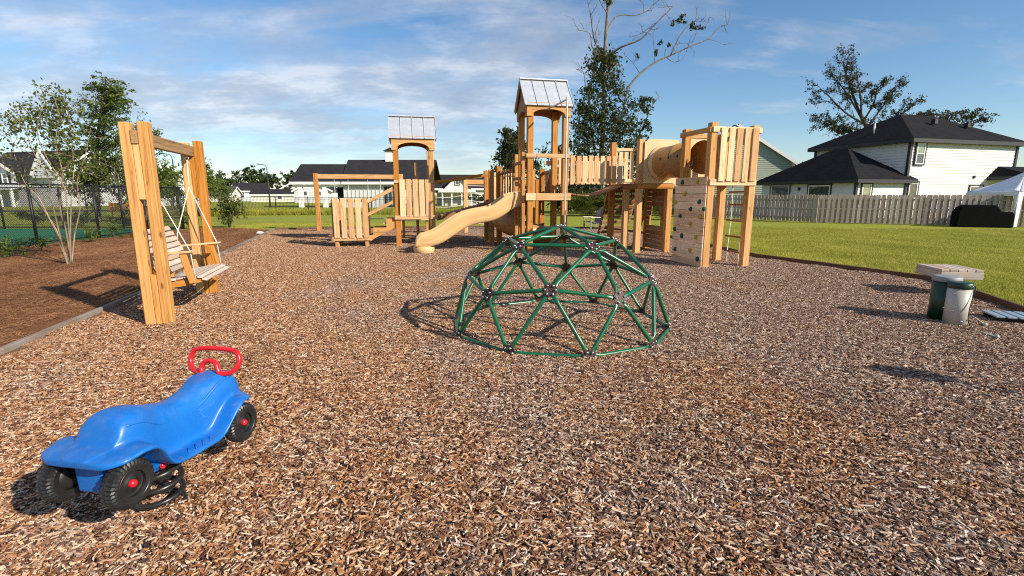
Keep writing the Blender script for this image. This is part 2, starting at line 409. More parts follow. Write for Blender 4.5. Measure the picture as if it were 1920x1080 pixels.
def sweep(points, radii, seg=10, closed=False, caps=True):
    pts = [Vector(p) for p in points]; n = len(pts)
    if not hasattr(radii, '__len__'): radii = [radii] * n
    verts, faces = [], []
    t0 = (pts[1] - pts[0]).normalized()
    nrm = t0.orthogonal().normalized()
    for i, p in enumerate(pts):
        if closed: tg = (pts[(i + 1) % n] - pts[i - 1]).normalized()
        else: tg = (pts[min(i + 1, n - 1)] - pts[max(i - 1, 0)]).normalized()
        nrm = (nrm - tg * nrm.dot(tg))
        nrm = nrm.normalized() if nrm.length > 1e-6 else tg.orthogonal().normalized()
        bn = tg.cross(nrm)
        for k in range(seg):
            a = 2 * math.pi * k / seg
            verts.append(p + (nrm * math.cos(a) + bn * math.sin(a)) * radii[i])
    m = n if closed else n - 1
    for i in range(m):
        j = (i + 1) % n
        for k in range(seg):
            k2 = (k + 1) % seg
            faces.append((i * seg + k, i * seg + k2, j * seg + k2, j * seg + k))
    if caps and not closed:
        faces.append(tuple(range(seg))[::-1]); faces.append(tuple((n - 1) * seg + k for k in range(seg)))
    return verts, faces
def tube(name, points, radii, mat, parent=None, seg=10, closed=False):
    v, f = sweep(points, radii, seg, closed)
    return world_mesh(name, v, f, mat, parent, True)
def smooth_path(pts, n=8, closed=False):
    """Catmull-Rom through pts"""
    P = [Vector(p) for p in pts]; out = []; N = len(P)
    rngi = range(N if closed else N - 1)
    for i in rngi:
        if closed: a, b, c, d = P[i - 1], P[i], P[(i + 1) % N], P[(i + 2) % N]
        else: a, b, c, d = P[max(i - 1, 0)], P[i], P[i + 1], P[min(i + 2, N - 1)]
        for k in range(n):
            t = k / n
            out.append(0.5 * ((2 * b) + (c - a) * t + (2 * a - 5 * b + 4 * c - d) * t * t + (3 * b - a - 3 * c + d) * t ** 3))
    if not closed: out.append(P[-1])
    return out
def prism(name, pts2, origin, ax, ay, thick, mat, parent=None):
    """outline pts2 in the plane (ax, ay) at origin, extruded by thick along ax x ay"""
    ax = Vector(ax).normalized(); ay = Vector(ay).normalized(); nz = ax.cross(ay)
    n = len(pts2)
    v = [Vector((a, b, 0)) for a, b in pts2] + [Vector((a, b, thick)) for a, b in pts2]
    f = [tuple(range(n))[::-1], tuple(range(n, 2 * n))] + [(i, (i + 1) % n, n + (i + 1) % n, n + i) for i in range(n)]
    m = Matrix((ax, ay, nz)).transposed().to_4x4(); m.translation = Vector(origin)
    return add(name, mesh(name, v, f, mat), parent, m)
def lathe(profile, seg=24, axis='Z'):
    """profile list of (r, z) revolved about Z"""
    v, f = [], []
    n = len(profile)
    for k in range(seg):
        a = 2 * math.pi * k / seg
        for r, z in profile: v.append(Vector((r * math.cos(a), r * math.sin(a), z)))
    for k in range(seg):
        k2 = (k + 1) % seg
        for i in range(n - 1): f.append((k * n + i, k2 * n + i, k2 * n + i + 1, k * n + i + 1))
    return v, f
def axis_matrix(origin, zdir):
    m = Vector(zdir).to_track_quat('Z', 'Y').to_matrix().to_4x4(); m.translation = Vector(origin); return m

# the camera model, used to turn measured picture points into places on the ground / at a known distance
_c, _s, _f = math.cos(R(PITCH)), math.sin(R(PITCH)), 1920 * LENS / 36
def ray(px, py):
    u = (px - 960) / _f; v = (py - 540) / _f
    return Vector((u, _c - _s * v, -_s - _c * v))
def gnd(px, py, z=0.0):
    d = ray(px, py); k = (z - CAM_H) / d.z; return Vector((d.x * k, d.y * k, z))
def at(px, py, Y):
    d = ray(px, py); k = Y / d.y; return Vector((d.x * k, Y, CAM_H + d.z * k))

# ------------------------------------------------------------------ ground, beds, court, road
def sheet(name, poly, z, mat):
    v = [(x, y, z) for x, y in poly]
    return tag(world_mesh(name, v, [tuple(range(len(v)))], mat), kind='structure')
sheet('ground', [(-900, -300), (900, -300), (900, 1500), (-900, 1500)], 0.0, M['lawn'])
BED = [(-3.4, -3.0), (-5.41, 5.04), (-6.25, 8.22), (-8.4, 14.6), (-10.8, 22.0), (-11.4, 24.0), (-5.0, 25.2), (1.0, 25.6), (4.6, 24.4), (6.2, 20.0), (6.45, 15.6),
       (6.62, 13.3), (8.25, 9.6), (7.25, 6.85), (5.9, 3.0), (4.0, -3.0)]
sheet('mulch_bed', BED, 0.004, M['mulch'])
STRAW = [(-3.4, -3.0), (-16.4, -3.0), (-15.55, 14.0), (-16.1, 22.4), (-15.2, 25.6), (-11.4, 24.0), (-10.8, 22.0), (-8.4, 14.6), (-6.25, 8.22), (-5.41, 5.04)]
sheet('pine_straw_bed', STRAW, 0.008, M['straw'])
sheet('court', [(-15.75, 2.0), (-46, 2.0), (-46, 24.6), (-16.15, 24.6), (-16.15, 22.0)], 0.012, M['court'])
sheet('court_line_marking', [(-19.0, 16.0), (-30, 16.6), (-30, 16.68), (-19.0, 16.08)], 0.016, M['line'])
sheet('road', [(-120, 38.0), (-30, 52.0), (-30, 58.0), (-120, 44.0)], 0.004, M['road'])
sheet('path', [(-34, 34.2), (-8, 36.6), (4, 38.4), (4, 38.8), (-8, 37.0), (-34, 34.6)], 0.006, M['concrete'])

def inside(poly, x, y):
    r = False; n = len(poly); j = n - 1
    for i in range(n):
        xi, yi = poly[i]; xj, yj = poly[j]
        if (yi > y) != (yj > y) and x < (xj - xi) * (y - yi) / (yj - yi) + xi: r = not r
        j = i
    return r
def edge_dist(poly, x, y):
    best = 1e9; n = len(poly)
    for i in range(n):
        ax, ay = poly[i]; bx, by = poly[(i + 1) % n]
        dx, dy = bx - ax, by - ay
        t = max(0, min(1, ((x - ax) * dx + (y - ay) * dy) / (dx * dx + dy * dy)))
        best = min(best, math.hypot(x - ax - t * dx, y - ay - t * dy))
    return best

# --- scattered matter: half-metre tiles of pieces, laid out with geometry nodes
def tile_object(name, verts, faces, mat, tone=None):
    me = bpy.data.meshes.new(name)
    me.from_pydata(verts.tolist(), [], faces.tolist()); me.materials.append(mat)
    if tone is not None:
        at_ = me.attributes.new('tone', 'FLOAT', 'POINT'); at_.data.foreach_set('value', tone.astype(np.float32))
    me.update()
    return bpy.data.objects.new(name, me)      # not linked: only drawn through the scatter
def scatter(name, label, cat, tiles, pts, rots, scl, z):
    n = len(pts)
    me = bpy.data.meshes.new(name)
    me.from_pydata([(x, y, z) for x, y in pts], [], [])
    for nm, typ, data in (('rot', 'FLOAT', rots), ('scl', 'FLOAT', scl), ('var', 'INT', [i for i in rng.integers(0, len(tiles), n)])):
        a = me.attributes.new(nm, typ, 'POINT'); a.data.foreach_set('value', np.array(data, dtype=np.float32 if typ == 'FLOAT' else np.int32))
    o = add(name, me); tag(o, label, cat, None, 'stuff')
    ng = bpy.data.node_groups.new(name, 'GeometryNodeTree')
    ng.interface.new_socket('Geometry', in_out='INPUT', socket_type='NodeSocketGeometry')
    ng.interface.new_socket('Geometry', in_out='OUTPUT', socket_type='NodeSocketGeometry')
    N, L = ng.nodes, ng.links
    gi, go = N.new('NodeGroupInput'), N.new('NodeGroupOutput')
    jn = N.new('GeometryNodeJoinGeometry')
    for tl in tiles:
        oi = N.new('GeometryNodeObjectInfo'); oi.inputs['Object'].default_value = tl; oi.inputs['As Instance'].default_value = True
        L.new(oi.outputs['Geometry'], jn.inputs[0])
    iop = N.new('GeometryNodeInstanceOnPoints'); iop.inputs['Pick Instance'].default_value = True
    def named(nm, typ):
        q = N.new('GeometryNodeInputNamedAttribute'); q.data_type = typ; q.inputs['Name'].default_value = nm
        return q.outputs[0]
    cb = N.new('ShaderNodeCombineXYZ'); L.new(named('rot', 'FLOAT'), cb.inputs[2])
    er = N.new('FunctionNodeEulerToRotation'); L.new(cb.outputs[0], er.inputs[0])
    L.new(gi.outputs[0], iop.inputs['Points']); L.new(jn.outputs[0], iop.inputs['Instance'])
    L.new(named('var', 'INT'), iop.inputs['Instance Index']); L.new(er.outputs[0], iop.inputs['Rotation'])
    L.new(named('scl', 'FLOAT'), iop.inputs['Scale'])
    L.new(iop.outputs[0], go.inputs[0])
    o.modifiers.new('scatter', 'NODES').node_group = ng
    return o

def rot_mats(yaw, pitch, roll):
    cy, sy, cp, sp, cr, sr = np.cos(yaw), np.sin(yaw), np.cos(pitch), np.sin(pitch), np.cos(roll), np.sin(roll)
    m = np.empty((len(yaw), 3, 3))
    m[:, 0, 0] = cy * cp; m[:, 0, 1] = cy * sp * sr - sy * cr; m[:, 0, 2] = cy * sp * cr + sy * sr
    m[:, 1, 0] = sy * cp; m[:, 1, 1] = sy * sp * sr + cy * cr; m[:, 1, 2] = sy * sp * cr - cy * sr
    m[:, 2, 0] = -sp; m[:, 2, 1] = cp * sr; m[:, 2, 2] = cp * cr
    return m
def chip_tile(k, n=2600, half=0.275):
    L = np.clip(rng.lognormal(math.log(0.024), 0.52, n), 0.007, 0.085)
    w = np.clip(rng.lognormal(math.log(0.0065), 0.40, n), 0.0025, 0.017); w = np.minimum(w, L * .6)
    th = rng.uniform(0.002, 0.0055, n)
    base = np.array([(-.5, -.5, -.5), (.5, -.5, -.5), (.5, .5, -.5), (-.5, .5, -.5), (-.5, -.5, .5), (.5, -.5, .5), (.5, .5, .5), (-.5, .5, .5)])
    v = np.repeat(base[None], n, 0) + rng.uniform(-.2, .2, (n, 8, 3)) * np.array([.9, 1, .8])
    v *= np.stack([L, w, th], 1)[:, None, :]
    m = rot_mats(rng.uniform(0, 2 * math.pi, n), rng.normal(0, .20, n), rng.normal(0, .28, n))
    v = np.einsum('nij,nkj->nki', m, v)
    p = np.stack([rng.uniform(-half, half, n), rng.uniform(-half, half, n), rng.uniform(0.0, 0.024, n)], 1)
    v = (v + p[:, None, :]).reshape(-1, 3)
    q = np.array([(4, 5, 6, 7), (0, 1, 5, 4), (1, 2, 6, 5), (2, 3, 7, 6), (3, 0, 4, 7)])
    f = (q[None] + (np.arange(n) * 8)[:, None, None]).reshape(-1, 4)
    tone = np.clip(np.where(rng.random(n) < .30, rng.beta(4.2, 1.7, n), rng.beta(1.3, 1.9, n)), 0, 1)
    return tile_object('wood_chip_tile', v, f, M['chips'], np.repeat(tone, 8))
def strip_tile(name, n, L0, L1, w, mat, flat, half=0.27, curl=0.3, zmax=0.03):
    """thin bent two-piece strips: pine needles (flat) or grass blades (upright)"""
    L = rng.uniform(L0, L1, n); ww = w * rng.uniform(.6, 1.4, n)
    x = np.array([0, .5, 1.0])
    v = np.zeros((n, 6, 3))
    for i in range(3):
        wid = (1.0, .8, .12)[i]
        v[:, 2 * i, 0] = v[:, 2 * i + 1, 0] = x[i] * L
        v[:, 2 * i, 1] = -ww * wid / 2; v[:, 2 * i + 1, 1] = ww * wid / 2
    bend = rng.normal(0, curl, n) * L
    v[:, 2:4, 2] += (bend * .35)[:, None]; v[:, 4:6, 2] -= (bend * .25)[:, None]
    pitch = rng.normal(0, .14, n) if flat else -rng.uniform(.75, 1.5, n)
    m = rot_mats(rng.uniform(0, 2 * math.pi, n), pitch, rng.normal(0, .6, n) if flat else rng.normal(0, .3, n))
    v = np.einsum('nij,nkj->nki', m, v)
    p = np.stack([rng.uniform(-half, half, n), rng.uniform(-half, half, n), rng.uniform(.004, zmax, n) if flat else np.zeros(n)], 1)
    v = (v + p[:, None, :]).reshape(-1, 3)
    f = (np.array([(0, 1, 3, 2), (2, 3, 5, 4)])[None] + (np.arange(n) * 6)[:, None, None]).reshape(-1, 4)
    return tile_object(name, v, f, mat)

def tile_points(poly, step, margin, test=None):
    xs = [p[0] for p in poly]; ys = [p[1] for p in poly]; out = []
    y = max(min(ys), -1.0)
    while y < max(ys):
        x = min(xs)
        while x < max(xs):
            px, py = x + rnd.uniform(-.02, .02) * step, y + rnd.uniform(-.02, .02) * step
            # only what the lens (or one a step aside) can see
            if py > 0.5 and abs(px) < 1.15 * py + 3.2 and inside(poly, px, py) and edge_dist(poly, px, py) > margin and (test is None or test(px, py)): out.append((px, py))
            x += step
        y += step
    return out
chip_tiles = [chip_tile(k) for k in range(6)]
cp = tile_points(BED, 0.5, 0.22)
fr = tile_points(BED, 0.2, 0.085, lambda x, y: edge_dist(BED, x, y) < 0.40)
pts = cp + fr
scatter('wood_chips', 'loose brown and grey wood chips covering the playground bed', 'wood chips', chip_tiles, pts,
        [rnd.randint(0, 3) * math.pi / 2 for _ in pts], [1.0] * len(cp) + [0.36] * len(fr), 0.004)
needle_tiles = [strip_tile('pine_needle_tile', 900, .07, .17, .0030, M['needle'], True) for k in range(4)]
sp_ = tile_points(STRAW, 0.5, 0.26)
scatter('pine_straw', 'reddish brown pine straw spread beside the swing', 'pine straw', needle_tiles, sp_, [rnd.randint(0, 3) * math.pi / 2 for _ in sp_], [1.0] * len(sp_), 0.010)
grass_tiles = [strip_tile('grass_tile', 1000, .03, .065, .0055, M['grass'], False, curl=.25) for k in range(4)]
def lawn_ok(x, y): return not inside(BED, x, y) and edge_dist(BED, x, y) > 0.30 and not inside(STRAW, x, y)
LAWN_R = [(5.0, 3.0), (24, 3.0), (24, 24), (3, 27.5), (2, 24), (5.5, 18)]
gp = tile_points(LAWN_R, 0.5, 0.1, lawn_ok)
gp += [p for p in tile_points([(-15, 24.3), (-10, 24.6), (2.5, 26), (2.5, 29.5), (-15, 29)], 0.5, .05, lawn_ok)]
scatter('grass', 'short sunlit lawn grass around the playground', 'grass', grass_tiles, gp, [rnd.randint(0, 3) * math.pi / 2 for _ in gp], [rnd.uniform(.8, 1.15) for _ in gp], 0.0)

# --- edging boards round the bed
def edging(name, label, pts, mat, top=0.10, w=0.045, off=0.0):
    t = thing(name, label, 'edging', (pts[0][0], pts[0][1], 0))
    for (ax, ay), (bx, by) in zip(pts[:-1], pts[1:]):
        a = Vector((ax, ay, top / 2 - .02)); b = Vector((bx, by, top / 2 - .02))
        L = (b - a).length; n = max(1, round(L / 2.5))
        for i in range(n):
            p = a.lerp(b, i / n); q = a.lerp(b, (i + 1) / n)
            d = (q - p).normalized() * .004
            dz = Vector((0, 0, rnd.uniform(-.008, .008)))
            timber('board', p + d + dz, q - d + dz, w, top + .04, t, mat)
    return t
edging('timber_edging', 'weathered grey board edging between pine straw and wood chips', [BED[i] for i in (0, 1, 2, 3, 4, 5)], M['edging'], 0.07, 0.06)
edging('timber_edging', 'dark brown board edging along the lawn beside the wood chips', [BED[i] for i in (15, 14, 13, 12, 11, 10, 9, 8, 7, 6, 5)], M['edging_brown'], 0.10, 0.05)
# ------------------------------------------------------------------ blue spring car
CF = Vector((math.cos(R(80)), math.sin(R(80)), 0)); CL = Vector((-CF.y, CF.x, 0)); C0 = Vector((-1.947, 2.13, 0))
CARM = Matrix((CF, CL, Vector((0, 0, 1)))).transposed().to_4x4(); CARM.translation = C0
# it rests a little nose-down on its spring, turned about the rear axle
CARM = CARM @ Matrix.Translation((0, 0, .348)) @ Matrix.Rotation(R(3.6), 4, 'Y') @ Matrix.Translation((0, 0, -.348))
CK = 1.10
def CP(s, t, z): return CARM @ Vector((s * CK, t, z))
def car_part(name, v, f, mat, parent, smooth=True, sub=0):
    me = mesh(name, [Vector((q[0] * CK * (1.12 if q[0] < 0 and name == 'body' else 1), q[1], q[2])) for q in v], f, mat, smooth)
    o = add(name, me, parent, CARM)
    if sub:
        md = o.modifiers.new('smooth', 'SUBSURF'); md.levels = sub; md.render_levels = sub
    return o
def lerp_tab(tab, s):
    if s <= tab[0][0]: return tab[0][1]
    for (a, x), (b, y) in zip(tab[:-1], tab[1:]):
        if s <= b:
            k = (s - a) / (b - a); k = k * k * (3 - 2 * k); return x + (y - x) * k
    return tab[-1][1]
car = thing('spring_car', 'blue ride-on toy car with red handle mounted on a black coil spring', 'spring rider', (C0 + CF * .3)[:])
ZT = [(-.08, .486), (-.03, .504), (-.005, .514), (.01, .552), (.03, .604), (.06, .636), (.10, .650), (.16, .648), (.25, .614), (.36, .585), (.45, .597), (.55, .638), (.64, .664), (.705, .660), (.75, .615), (.785, .55), (.80, .50)]
HB = [(-.08, .07), (-.01, .112), (.05, .130), (.14, .130), (.25, .106), (.36, .094), (.47, .100), (.60, .122), (.69, .122), (.755, .10), (.80, .06)]
ZL = [(-.08, .472), (-.03, .490), (.04, .506), (.085, .500), (.125, .462), (.155, .410), (.185, .365), (.22, .345), (.32, .333), (.50, .340), (.535, .365), (.57, .43), (.61, .485), (.66, .507), (.72, .495), (.80, .480)]
HF = [(-.085, .12), (-.075, .18), (-.045, .232), (.05, .252), (.18, .232), (.34, .206), (.50, .208), (.62, .228), (.72, .205), (.78, .14), (.805, .07)]
ss = [-.085, -.078, -.065, -.045, -.02, -.005, .005, .015, .028, .05, .075, .10, .13, .155, .18, .205, .24, .28, .33, .38, .44, .49, .53, .56, .59, .63, .67, .705, .735, .76, .78, .80]
V, Fc = [], []
th = [3, 10, 24, 40, 56, 74, 90]
for s in ss:
    zt, hb, zl, hf = lerp_tab(ZT, s), lerp_tab(HB, s), lerp_tab(ZL, s), lerp_tab(HF, s)
    zb = zl + 0.012
    half = [(hf - .010, zl - .024), (hf + .003, zl - .013), (hf, zl), (hf - .014, zl + .007), (hb + .026, zb - .001), (hb + .008, zb)]
    for a in th:
        ca, sa = math.cos(R(a)), math.sin(R(a))
        half.append((hb * ca ** .50 if a < 90 else 0.0, zb + .004 + max(zt - zb - .004, 0.003) * sa ** .80))
    row = [(-t, z) for t, z in half[:-1]] + [(0.0, half[-1][1])] + [(t, z) for t, z in reversed(half[:-1])]
    # close underneath
    row += [(hf * .55, zl - .022), (-hf * .55, zl - .022)]
    for t, z in row: V.append((s, t, z))
n = len(row)
for i in range(len(ss) - 1):
    for k in range(n):
        k2 = (k + 1) % n
        Fc.append((i * n + k, i * n + k2, (i + 1) * n + k2, (i + 1) * n + k))
Fc.append(tuple(range(n))[::-1]); Fc.append(tuple((len(ss) - 1) * n + k for k in range(n)))
body = car_part('body', V, [f[::-1] for f in Fc], M['blue'], car, True, 1)
# moulded ribs (body-side crease lines) on both flanks
for sd in (-1, 1):
    for a, tab in ((34, [(.06, 0), (.14, .004), (.24, .0), (.36, -.004), (.48, .012), (.60, .022), (.68, .024)]),):
        pts_ = []
        for s, dz_ in tab:
            zt, hb, zl = lerp_tab(ZT, s), lerp_tab(HB, s), lerp_tab(ZL, s)
            zb = zl + .012
            pts_.append((s, sd * (hb * math.cos(R(a)) ** .50 - .0045), zb + (zt - zb) * math.sin(R(a)) ** .8 + dz_))
        v, f = sweep(smooth_path(pts_, 5), .0065, 10)
        car_part('moulded_rib', v, f, M['blue'], body)
    for k in range(5):        # tread ribs on the running boards
        s = .30 + k * .045
        v, f = sweep([(s, sd * .190, .3445), (s + .03, sd * .150, .3485)], .0035, 5)
        car_part('tread_rib', v, f, M['blue'], body)
# chassis tub below the shell
def tub(s0, s1, hw0, hw1, z0, z1, taper=.75):
    v = []
    for s, hw in ((s0, hw0), (s1, hw1)):
        v += [(s, -hw * taper, z0), (s, hw * taper, z0), (s, hw, z1), (s, -hw, z1)]
    return v, [(0, 1, 2, 3)[::-1], (4, 5, 6, 7), (0, 4, 5, 1)[::-1], (1, 5, 6, 2)[::-1], (2, 6, 7, 3)[::-1], (3, 7, 4, 0)[::-1]]
for nm, a in (('chassis', (-.035, .17, .085, .095, .30, .455)), ('chassis', (.171, .56, .135, .135, .285, .335)), ('chassis', (.561, .74, .09, .085, .30, .455))):
    v, f = tub(*a); o = car_part(nm, v, [x[::-1] for x in f], M['blue'], car, False)
    md = o.modifiers.new('edge', 'BEVEL'); md.width = .012; md.segments = 2
# wheels
def tyre_mesh():
    seg, prof = 72, [(.060, -.034), (.088, -.040), (.104, -.036), (.113, -.028), (.118, -.014), (.119, 0), (.118, .014), (.113, .028), (.104, .036), (.088, .040), (.060, .034)]
    v, f = [], []; n = len(prof)
    for k in range(seg):
        a = 2 * math.pi * k / seg
        for i, (r, z) in enumerate(prof):
            g_ = 0.0
            if 2 <= i <= 8:
                side = 1 if i < 5 else -1
                g_ = .0075 if ((k + (0 if side > 0 else 1)) % 2 == 0) else 0.0
                if i == 5: g_ = .0015
            v.append(Vector(((r - g_) * math.cos(a), (r - g_) * math.sin(a), z)))
    for k in range(seg):
        k2 = (k + 1) % seg
        for i in range(n): f.append((k * n + i, k2 * n + i, k2 * n + (i + 1) % n, k * n + (i + 1) % n))
    me = mesh('tyre', v, f, M['tyre'], False)
    return me
TY = tyre_mesh()
rv, rf = lathe([(0.0, .020), (.030, .022), (.034, .017), (.060, .016), (.068, .026), (.076, .0385), (.079, .040), (.079, -.03), (0, -.03)], 36)
RIM = mesh('rim', rv, rf, M['tyre'], True)
hv, hf_ = lathe([(.019, .018), (.019, .028), (.016, .036), (.009, .040), (0.0, .0415)], 20)
CAP = mesh('hub_cap', hv, hf_, M['red'], True)
for s, t in ((0.0, -.172), (0.0, .172), (.669, -.172), (.669, .172)):
    out = -CL if t < 0 else CL
    mw = axis_matrix(CP(s, t, .348), out) @ Matrix.Rotation(rnd.uniform(0, 1), 4, 'Z')
    w = empty('wheel', CP(s, t, .348)[:], car)
    add('tyre', TY, w, mw); add('rim', RIM, w, mw); add('hub_cap', CAP, w, mw)
for s in (0.0, .669):
    tube('axle', [CP(s, -.15, .348), CP(s, .15, .348)], .009, M['bracket'], car, 8)
for sd in (-1, 1):                        # red bolt heads on the chassis side
    v, f = lathe([(.016, 0), (.016, .006), (.010, .012), (0, .013)], 14)
    add('bolt_cap', mesh('bolt_cap', v, f, M['red'], True), car, axis_matrix(CP(.205, sd * .130, .318), CL * sd))
# coil spring
sc = CP(.30, 0, 0); sc.z = 0.0
coil = [(sc + Vector((math.cos(a) * .105, math.sin(a) * .105, .012 + .27 * a / (2 * math.pi * 3.6)))) for a in [i * .22 for i in range(int(2 * math.pi * 3.6 / .22) + 1)]]
tube('spring', coil, .0145, M['spring'], car, 10)
v, f = lathe([(.0, .300), (.125, .300), (.125, .284), (0, .284)], 24)
add('spring_plate', mesh('spring_plate', v, f, M['spring']), car, Matrix.Translation(sc))
# handle bar: one closed red tube, bowed down in the middle
hp = [(.645, .052, .640), (.650, .054, .672), (.655, .036, .702), (.657, .0, .713), (.655, -.036, .702), (.650, -.054, .672), (.648, -.068, .645), (.656, -.098, .638), (.671, -.140, .652), (.688, -.166, .695),
      (.698, -.158, .742), (.702, -.122, .768), (.705, 0.0, .776), (.702, .122, .768), (.698, .158, .742), (.688, .166, .695), (.671, .140, .652), (.656, .095, .638)]
v, f = sweep(smooth_path([(x, y, z + .012) for x, y, z in hp], 6, True), .0145, 12, True)
car_part('handle', v, f, M['red'], car)

# ------------------------------------------------------------------ timber swing frame and hanging bench
SW = Vector((-.29, .957, 0)).normalized(); SP = Vector((SW.y, -SW.x, 0)); S0 = Vector((-4.6, 6.29, 0))
def SQ(p, w, z): return S0 + SP * p + SW * w + Vector((0, 0, z))
sf = thing('swing_stand', 'tall timber swing stand of paired posts standing by the pine straw', 'swing stand', SQ(0, 1.05, 0)[:])
for k, w in enumerate((0.0, 2.16)):
    for p in (-.070, .120):
        timber('post', SQ(p, w, -.05), SQ(p, w, 2.50 + rnd.uniform(-.02, .03)), .118, .14, sf, M['swing_wood'], SW, .009)
    timber('filler_block', SQ(.025, w, -.05), SQ(.025, w, .66), .070, .13, sf, M['swing_wood'], SW)
    timber('filler_block', SQ(.025, w, 1.60), SQ(.025, w, 2.262), .070, .13, sf, M['swing_wood'], SW)
timber('top_beam', SQ(.025, -.085, 2.345), SQ(.025, 2.25, 2.345), .070, .16, sf, M['treated_end'], (0, 0, 1))
# bench
BW0, BW1 = .42, 1.72
sb = thing('bench_swing', 'slatted wooden bench swing with armrests hanging on white ropes', 'bench swing', SQ(.15, 1.07, .5)[:])
seat_curve = [(.50, .500), (.44, .535), (.36, .548), (.28, .540), (.20, .525), (.12, .508), (.04, .494), (-.03, .49)]
for i, (p, z) in enumerate(seat_curve[:-1]):
    p2, z2 = seat_curve[i + 1]
    nrm = Vector((0, 0, 1)) if i else Vector((0, 0, 1)) + SP * .5
    a = SQ(p - .035, BW0, z); b = SQ(p - .035, BW1, z)
    timber('seat_slat', a, b, .066, .020, sb, M['bench_wood'], (SP * ((z2 - z) * 8) + Vector((0, 0, 1))).normalized())
back_curve = [(-.075, .55), (-.095, .63), (-.115, .71), (-.137, .79), (-.162, .87), (-.192, .95), (-.228, 1.03), (-.27, 1.11), (-.318, 1.185)]
for (p, z), (p2, z2) in zip(back_curve[:-1], back_curve[1:]):
    d = (SP * (p2 - p) + Vector((0, 0, z2 - z))).normalized()
    nrm = d.cross(SW)
    c_ = (Vector((0, 0, 0)) + SQ((p + p2) / 2, 0, (z + z2) / 2))
    timber('back_slat', c_ + SW * BW0, c_ + SW * BW1, .070, .020, sb, M['bench_wood'], nrm)
for w in (BW0 + .05, (BW0 + BW1) / 2, BW1 - .05):
    # curved seat bearer and back bearer
    prism('seat_bearer', [(.47, .485), (.36, .530), (.20, .508), (-.03, .472), (-.10, .43), (.05, .40), (.30, .43)], S0 + SW * (w - .018), SP, Vector((0, 0, 1)), -.036, M['swing_wood'], sb)
    prism('back_bearer', [(-.10, .45), (-.09, .55), (-.15, .79), (-.24, 1.02), (-.325, 1.17), (-.365, 1.15), (-.29, 1.0), (-.20, .77), (-.15, .53), (-.15, .43)], S0 + SW * (w - .018), SP, Vector((0, 0, 1)), -.036, M['swing_wood'], sb)
for w in (BW0 - .03, BW1 + .03):
    timber('armrest', SQ(-.20, w, .86), SQ(.39, w, .90), .085, .028, sb, M['slat'], (0, 0, 1))
    timber('arm_post', SQ(.33, w, .46), SQ(.245, w, .875), .085, .034, sb, M['swing_wood'], SW)
    eye = SQ(.0, .22 if w < 1 else 1.94, 2.19)
    v, f = sweep([eye + Vector((0, 0, .03)) + (SP * math.cos(a) + Vector((0, 0, math.sin(a)))) * .026 for a in [i * .5236 for i in range(12)]], .006, 6, True)
    world_mesh('eye_bolt', v, f, M['bolt'], sb, True)
    ws = w + (.03 if w < 1 else -.03) * 0
    split = SQ(.01, (.32 if w < 1 else 1.84), 1.78)
    tube('rope', [eye + Vector((0, 0, .01)), split], .0095, M['rope'], sb, 7)
    tube('rope', [split, SQ(.34, w - .0, .90), SQ(.37, w, .50)], .0075, M['rope'], sb, 7)
    tube('rope', [split, SQ(-.20, w, 1.06), SQ(-.22, w, .88)], .0075, M['rope'], sb, 7)

# ------------------------------------------------------------------ climbing dome
DR, DSQ, DC, DROT = 1.37, .909, Vector((.604, 6.235, .028)), -.176
def DH(pol, az):
    p, a = R(pol), R(az) + DROT
    return DC + Vector((DR * math.sin(p) * math.cos(a), DR * math.sin(p) * math.sin(a), DSQ * DR * math.cos(p)))
dome = thing('climbing_dome', 'dark green steel geodesic climbing dome standing on the wood chips', 'climbing dome', DC[:])
H = {'apex': DH(0, 0)}
for k in range(5):
    az = 90 + 72 * k
    H['a', k] = DH(31.72, az); H['v', k] = DH(63.43, az); H['m', k] = DH(58.28, az + 36)
    H['b', 2 * k] = DH(90, az - 18); H['b', 2 * k + 1] = DH(90, az + 18)
ED = []
for k in range(5):
    k2 = (k + 1) % 5
    ED += [('apex', ('a', k)), (('a', k), ('a', k2)), (('a', k), ('v', k)), (('a', k), ('m', k)), (('a', k2), ('m', k)),
           (('v', k), ('m', k)), (('m', k), ('v', k2)), (('v', k), ('b', 2 * k)), (('v', k), ('b', 2 * k + 1)),
           (('m', k), ('b', 2 * k + 1)), (('m', k), ('b', (2 * k + 2) % 10)), (('b', 2 * k), ('b', 2 * k + 1)), (('b', 2 * k + 1), ('b', (2 * k + 2) % 10))]
dirs = {}
def strut_mesh(L, r):
    """round tube with flattened, rounded ends"""
    secs = [(0, .004, .012), (.008, .004, .022), (.022, .004, .027), (.055, .0045, .028), (.09, r, r), (.13, r, r), (L - .13, r, r), (L - .09, r, r), (L - .055, .0045, .028), (L - .022, .004, .027), (L - .008, .004, .022), (L, .004, .012)]
    v, f = [], []; seg = 10
    for x, rz, ry in secs:
        for k in range(seg):
            a = 2 * math.pi * k / seg; v.append(Vector((x, ry * math.cos(a), rz * math.sin(a))))
    for i in range(len(secs) - 1):
        for k in range(seg): f.append((i * seg + k, i * seg + (k + 1) % seg, (i + 1) * seg + (k + 1) % seg, (i + 1) * seg + k))
    f.append(tuple(range(seg))[::-1]); f.append(tuple((len(secs) - 1) * seg + k for k in range(seg)))
    return mesh('strut', v, f, M['green_steel'], True)
ctr = DC + Vector((0, 0, .0))
sm_cache = {}
for a, b in ED:
    pa, pb = H[a], H[b]; d = (pb - pa).normalized(); L = (pb - pa).length - .058
    key = round(L, 2)
    nrm = ((pa + pb) / 2 - ctr).normalized()
    p0 = pa + d * ((pb - pa).length - key) / 2 + nrm * .006
    if key not in sm_cache: sm_cache[key] = strut_mesh(key, .0225)
    add('strut', sm_cache[key], dome, frame(p0, p0 + d, nrm))
    dirs.setdefault(a, []).append(d); dirs.setdefault(b, []).append(-d)
